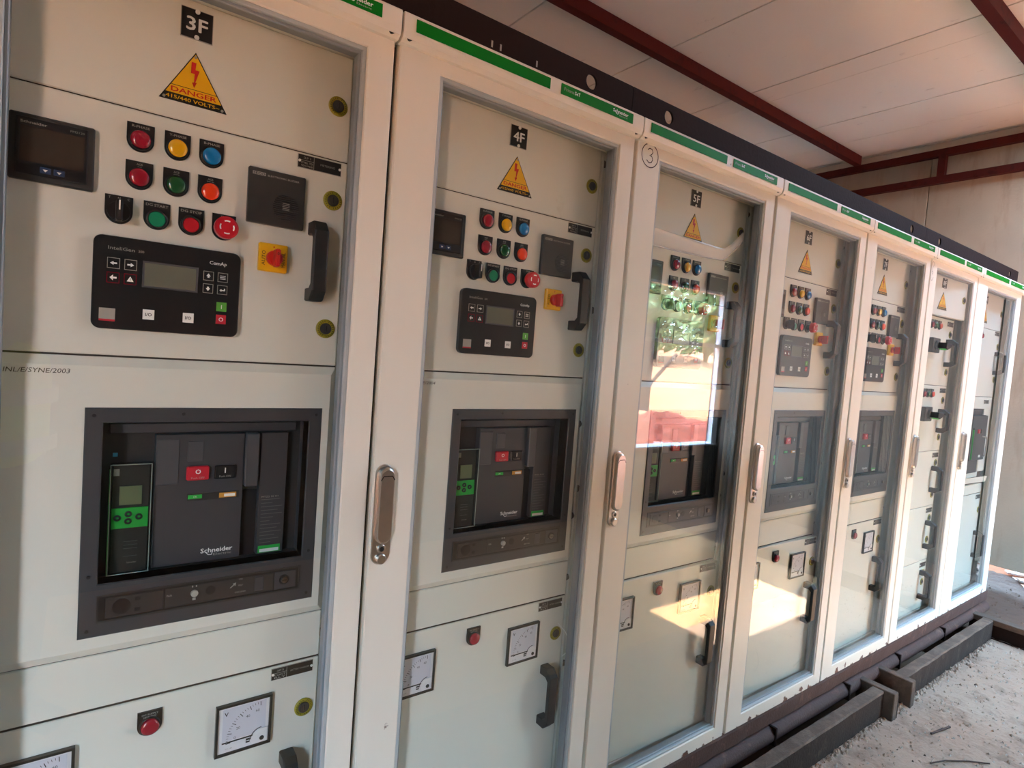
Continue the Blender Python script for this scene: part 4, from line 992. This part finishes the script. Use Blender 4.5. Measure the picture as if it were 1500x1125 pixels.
def shrub(x, y, z, R_, H, mat, label, n=900):
    root = empty('shrub', (x, y, z), label, 'shrub', 'shrubs beyond the soil bank'); mb = MB(); rnd = random.Random(int(x*31+y*7))
    for k in range(n):
        u = rnd.gauss(0, .42), rnd.gauss(0, .42), rnd.random(); c = Vector((max(-1.05, min(1.05, u[0]))*R_, max(-1.05, min(1.05, u[1]))*R_, .08*H+u[2]*H)); s = rnd.uniform(.07, .17)
        a = Vector((rnd.gauss(0, 1), rnd.gauss(0, 1), rnd.gauss(0, 1))).normalized(); b = a.orthogonal().normalized(); e = a.cross(b)
        mb.add([tuple(c+b*s), tuple(c+e*s*.45), tuple(c-b*s), tuple(c-e*s*.45)], [(0, 1, 2, 3)], mat)
    mb.build('foliage', root)
    t = MB()
    for k in range(5): a = 2*PI*k/5; t.tube([(0, 0, -.1), (.15*R_*math.cos(a), .15*R_*math.sin(a), H*.4), (.5*R_*math.cos(a), .5*R_*math.sin(a), H*.9)], [.04, .03, .012], 'bark', n=6)
    t.build('stem', root)
for i, (x, y, R_, H, m, l) in enumerate((
    (4.3, -8.2, .95, 2.2, 'leaf', 'dense green shrub outside, leftmost beyond the soil bank'), (6.5, -8.3, .95, 2.6, 'leaf_pale', 'pale loose shrub outside beyond the timber prop'),
    (8.8, -8.5, 1.0, 3.0, 'leaf', 'tall green shrub outside beyond the dark red mound'), (11.2, -8.8, 1.05, 3.2, 'leaf_pale', 'tall pale shrub outside beside the farthest green one'), (13.6, -9.0, 1.1, 3.4, 'leaf', 'high dark green shrub outside, farthest to the right'))):
    shrub(x, y, 1.45, R_, H, MATS[m].name, l, n=2600)
mb = MB(); mb.box(5.72, 5.82, -4.35, -4.25, .70, 1.90, 'dark_timber'); mb.tube([(5.77, -4.25, 1.05), (5.05, -4.25, 1.75)], .032, 'dark_timber'); mb.tube([(5.77, -4.25, 1.05), (6.3, -4.25, 1.5)], .026, 'dark_timber')
tag(mb.build('timber_prop', None, at=(5.77, -4.3, .7)), 'dark timber prop with diagonal braces outside the window', 'timber prop')
# white sheets lying on the soil behind the end wall
for i, (x, y, a, l) in enumerate(((5.62, .16, .5, 'white sheet lying on the red soil beyond the end wall, nearest the wall'), (6.05, .05, .25, 'white sheet on the red soil beyond the end wall, farther out'))):
    mb = MB(); 
    for k in range(7): mb.box(-.30+k*.085, -.225+k*.085, -.5, .5, .0+(k % 2)*.02, .012+(k % 2)*.02, 'sheet_white', b=.002)
    o = mb.build('roof_sheet', None); o.location = (x-.2, y-.50, ZF+.0); o.rotation_euler = (0, 0, a); tag(o, l, 'metal sheet')
twig([(2.37, -.275), (2.42, -.285), (2.50, -.30)], .004, 'dark crooked twig on the grey floor, nearer the trench beam')
twig([(2.15, -.345), (2.22, -.37), (2.30, -.42), (2.36, -.47)], .0025, 'long thin dark twig on the floor, farther from the beams')

# ------------------------------------------------------------------ the photographer, seen only as a dim mirror image in the nearest glass
def skin_obj(name, verts, edges, radii, mat, parent, root=0, sub=2):
    me = bpy.data.meshes.new(name); me.from_pydata(verts, edges, []); o = bpy.data.objects.new(name, me); COL.objects.link(o); o.parent = parent
    me.materials.append(MATS[mat]); md = o.modifiers.new('Skin', 'SKIN'); md.use_smooth_shade = True
    if not me.skin_vertices: return o
    for i, r in enumerate(radii):
        sv = me.skin_vertices[0].data[i]; sv.radius = r if isinstance(r, tuple) else (r, r); sv.use_root = (i == root)
    sb = o.modifiers.new('Subdivision', 'SUBSURF'); sb.levels = sub; sb.render_levels = sub
    return o
def photographer():
    f = Vector((f_[0], f_[1], 0)).normalized(); ang = math.atan2(-f.x, f.y)
    base = Vector((CAMX, CAMY, 0))-f*.43; root = empty('person', (base.x, base.y, ZF), 'person standing in a yellow-green safety vest holding up a phone, mirrored in the nearest glass', 'person')
    root.rotation_euler = (0, 0, ang); zc = CAMZ-ZF
    V = [(0, 0, .95), (0, 0, 1.10), (0, -.01, 1.27), (0, 0, 1.40), (0, .005, 1.48), (0, .02, 1.53)]; E = [(0, 1), (1, 2), (2, 3), (3, 4), (4, 5)]
    RR = [(.16, .11), (.15, .10), (.17, .115), (.13, .09), .055, .055]
    for sx in (-1, 1):
        k = len(V); V += [(sx*.17, 0, 1.39), (sx*.235, .10, 1.18), (sx*.14, .33, zc-.05), (sx*.105, .385, zc-.015)]; E += [(3, k), (k, k+1), (k+1, k+2), (k+2, k+3)]; RR += [.062, .045, .031, (.036, .022)]
        k = len(V); V += [(sx*.095, 0, .90), (sx*.115, .02, .50), (sx*.12, -.02, .10), (sx*.13, .12, .04)]; E += [(0, k), (k, k+1), (k+1, k+2), (k+2, k+3)]; RR += [.095, .062, .042, .035]
    body = skin_obj('body', V, E, RR, 'skin', root)
    # fingers curled round the phone edges
    for sx in (-1, 1):
        for q in range(4):
            z = zc-.030+q*.018; L = (.020, .024, .026, .022)[q]
            skin_obj('finger', [(sx*.100, .385, z-.01), (sx*.090, .405+L*.3, z), (sx*.080, .412+L*.3, z+.002), (sx*.062, .408+L*.2, z+.003)], [(0, 1), (1, 2), (2, 3)], [.010, .009, .008, .007], 'skin', root, sub=1)
        skin_obj('thumb', [(sx*.105, .375, zc-.035), (sx*.085, .372, zc-.030), (sx*.060, .384, zc-.020)], [(0, 1), (1, 2)], [.012, .010, .008], 'skin', root, sub=1)
    # head with a face
    mb = MB(); n, m = 32, 24; vs = []
    for j in range(m+1):
        ph = PI*j/m
        for i in range(n):
            a = 2*PI*i/n; x = .074*math.sin(ph)*math.cos(a); y = .096*math.sin(ph)*math.sin(a); z = .118*math.cos(ph)
            if z < 0: x *= 1+z*1.8; y *= 1+z*.9
            g = lambda cx, cz, w: math.exp(-((x-cx)**2+(z-cz)**2)/(w*w))
            if y > .03: y += .026*g(0, -.018, .013)+.012*g(0, -.002, .012)-.010*g(.030, .008, .013)-.010*g(-.030, .008, .013)+.007*g(0, -.056, .016)+.005*g(0, .026, .03)+.008*g(0, -.095, .02)
            vs.append((x, y+.045, z+1.60))
    mb.add(vs, [(j*n+i, j*n+(i+1) % n, (j+1)*n+(i+1) % n, (j+1)*n+i) for j in range(m) for i in range(n)], 'skin', True)
    for sx in (-1, 1):
        mb.tube([(sx*.072, .035, 1.625), (sx*.083, .025, 1.615), (sx*.082, .030, 1.590), (sx*.072, .040, 1.578)], .009, 'skin', n=8)
        mb.tube([(sx*.030-.010, .128, 1.608), (sx*.030, .134, 1.609), (sx*.030+.010, .128, 1.608)], .004, 'print_black', n=6); mb.tube([(sx*.030-.015, .130, 1.628), (sx*.030, .136, 1.632), (sx*.030+.015, .130, 1.628)], .003, 'hair', n=6)
    mb.tube([(-.022, .128, 1.540), (0, .136, 1.542), (.022, .128, 1.540)], .005, 'lens_red', n=6)
    mb.build('head', root)
    mb = MB(); vs = []
    for j in range(13):
        ph = PI*.56*j/12
        for i in range(n):
            a = 2*PI*i/n; lim = 1.0 if math.sin(a) < .35 else max(.55, 1-.6*math.sin(a)); p2 = ph*lim
            vs.append((.081*math.sin(p2)*math.cos(a), .103*math.sin(p2)*math.sin(a)+.040, .126*math.cos(p2)+1.603))
    mb.add(vs, [(j*n+i, j*n+(i+1) % n, (j+1)*n+(i+1) % n, (j+1)*n+i) for j in range(12) for i in range(n)], 'hair', True); mb.build('hair', root)
    SV = [(0, 0, .93)]+V[1:4]; SR = [(.170, .122), (.163, .113), (.182, .128), (.140, .100)]; SE = [(0, 1), (1, 2), (2, 3)]
    for sx in (-1, 1):
        k = len(SV); SV += [(sx*.17, 0, 1.39), (sx*.235, .10, 1.18), (sx*.150, .305, zc-.07)]; SE += [(3, k), (k, k+1), (k+1, k+2)]; SR += [.074, .057, .042]
    skin_obj('shirt', SV, SE, SR, 'shirt_dark', root)
    TV = [(0, 0, .96)]; TE = []; TR = [(.168, .120)]
    for sx in (-1, 1):
        k = len(TV); TV += [(sx*.095, 0, .88), (sx*.115, .02, .50), (sx*.12, -.02, .11)]; TE += [(0, k), (k, k+1), (k+1, k+2)]; TR += [.108, .078, .066]
    skin_obj('trousers', TV, TE, TR, 'trousers', root)
    skin_obj('safety_vest', [(0, 0, .86), (0, 0, 1.08), (0, -.01, 1.27), (0, 0, 1.385)], [(0, 1), (1, 2), (2, 3)], [(.196, .142), (.188, .136), (.206, .150), (.165, .118)], 'vest', root)
    mb = MB()
    for z0 in (.98, 1.14):
        pts = [(.200*math.cos(2*PI*i/40), .146*math.sin(2*PI*i/40)) for i in range(40)]
        mb.add([(x, y, z0) for x, y in pts]+[(x, y, z0+.05) for x, y in pts], [(i, (i+1) % 40, 40+(i+1) % 40, 40+i) for i in range(40)], 'vest_band', True)
    mb.build('reflective_band', root)
    for sx in (-1, 1): mb = MB(); mb.box(sx*.125-.05, sx*.125+.05, -.09, .19, 0, .085, 'plastic_black', b=.03); mb.build('shoe', root)
    ph = MB(); ph.box(-.078, .078, .4130, .4210, zc-.037, zc+.037, 'plastic_black', b=.003); o = ph.build('phone', None); o.location = root.location; o.rotation_euler = root.rotation_euler
    tag(o, 'black phone held up sideways in the hands of the person', 'phone')
r_, u_, f_ = Vector((0.80669308, -0.58615237, 0.07531053)), Vector((-0.02845412, 0.08876344, 0.99564623)), Vector((0.59028522, 0.80532382, -0.0549264))
photographer()

# ------------------------------------------------------------------ light
sun = bpy.data.lights.new('sun', 'SUN'); sun.energy = 26; sun.angle = .01; sun.color = (1, .96, .90)
so = bpy.data.objects.new('sun', sun); COL.objects.link(so); so.rotation_euler = (0, math.radians(20), 0)
w = bpy.data.worlds.new('world'); SC.world = w; w.use_nodes = True; nt = w.node_tree; bg = nt.nodes['Background']
tc = nt.nodes.new('ShaderNodeTexCoord'); sp = nt.nodes.new('ShaderNodeSeparateXYZ'); rp = nt.nodes.new('ShaderNodeValToRGB')
nt.links.new(tc.outputs['Generated'], sp.inputs[0]); nt.links.new(sp.outputs['Z'], rp.inputs[0]); nt.links.new(rp.outputs[0], bg.inputs[0])
rp.color_ramp.elements[0].color = (.46, .76, 1.0, 1); rp.color_ramp.elements[1].color = (.36, .62, 1.0, 1); rp.color_ramp.elements[1].position = .9
bg.inputs['Strength'].default_value = 24
def portal(x, y, z, sx, sy, rot):
    l = bpy.data.lights.new('portal', 'AREA'); l.shape = 'RECTANGLE'; l.size = sx; l.size_y = sy; l.cycles.is_portal = True
    o = bpy.data.objects.new('portal', l); COL.objects.link(o); o.location = (x, y, z); o.rotation_euler = rot
portal((DX0+DX1)/2, YF-.06, (DZ+ZF)/2, DX1-DX0, DZ-ZF, (math.radians(90), 0, 0))
portal((WX0+WX1)/2, YF-.06, (WZ0+WZ1)/2, WX1-WX0, WZ1-WZ0, (math.radians(90), 0, 0))
portal((HX0+HX1)/2, (HY0+HY1)/2, ZC+.06, HX1-HX0, HY1-HY0, (0, 0, 0))

# ------------------------------------------------------------------ camera
cam = bpy.data.cameras.new('camera'); co = bpy.data.objects.new('camera', cam); COL.objects.link(co); SC.camera = co
r_, u_, f_ = Vector((0.80669308, -0.58615237, 0.07531053)), Vector((-0.02845412, 0.08876344, 0.99564623)), Vector((0.59028522, 0.80532382, -0.0549264))
M = Matrix((r_, u_, -f_)).transposed().to_4x4(); M.translation = Vector((CAMX, CAMY, CAMZ)); co.matrix_world = M
cam.sensor_fit = 'HORIZONTAL'; cam.sensor_width = 36; cam.lens = 855.94/1500*36; cam.clip_start = .02; cam.clip_end = 200
vs_ = SC.view_settings; vs_.view_transform = 'Standard'; vs_.look = 'None'; vs_.gamma = 1; vs_.exposure = 1.66; vs_.use_curve_mapping = False
SC.cycles.use_denoising = True
SC.cycles.max_bounces = 10; SC.cycles.diffuse_bounces = 6; SC.cycles.transparent_max_bounces = 12
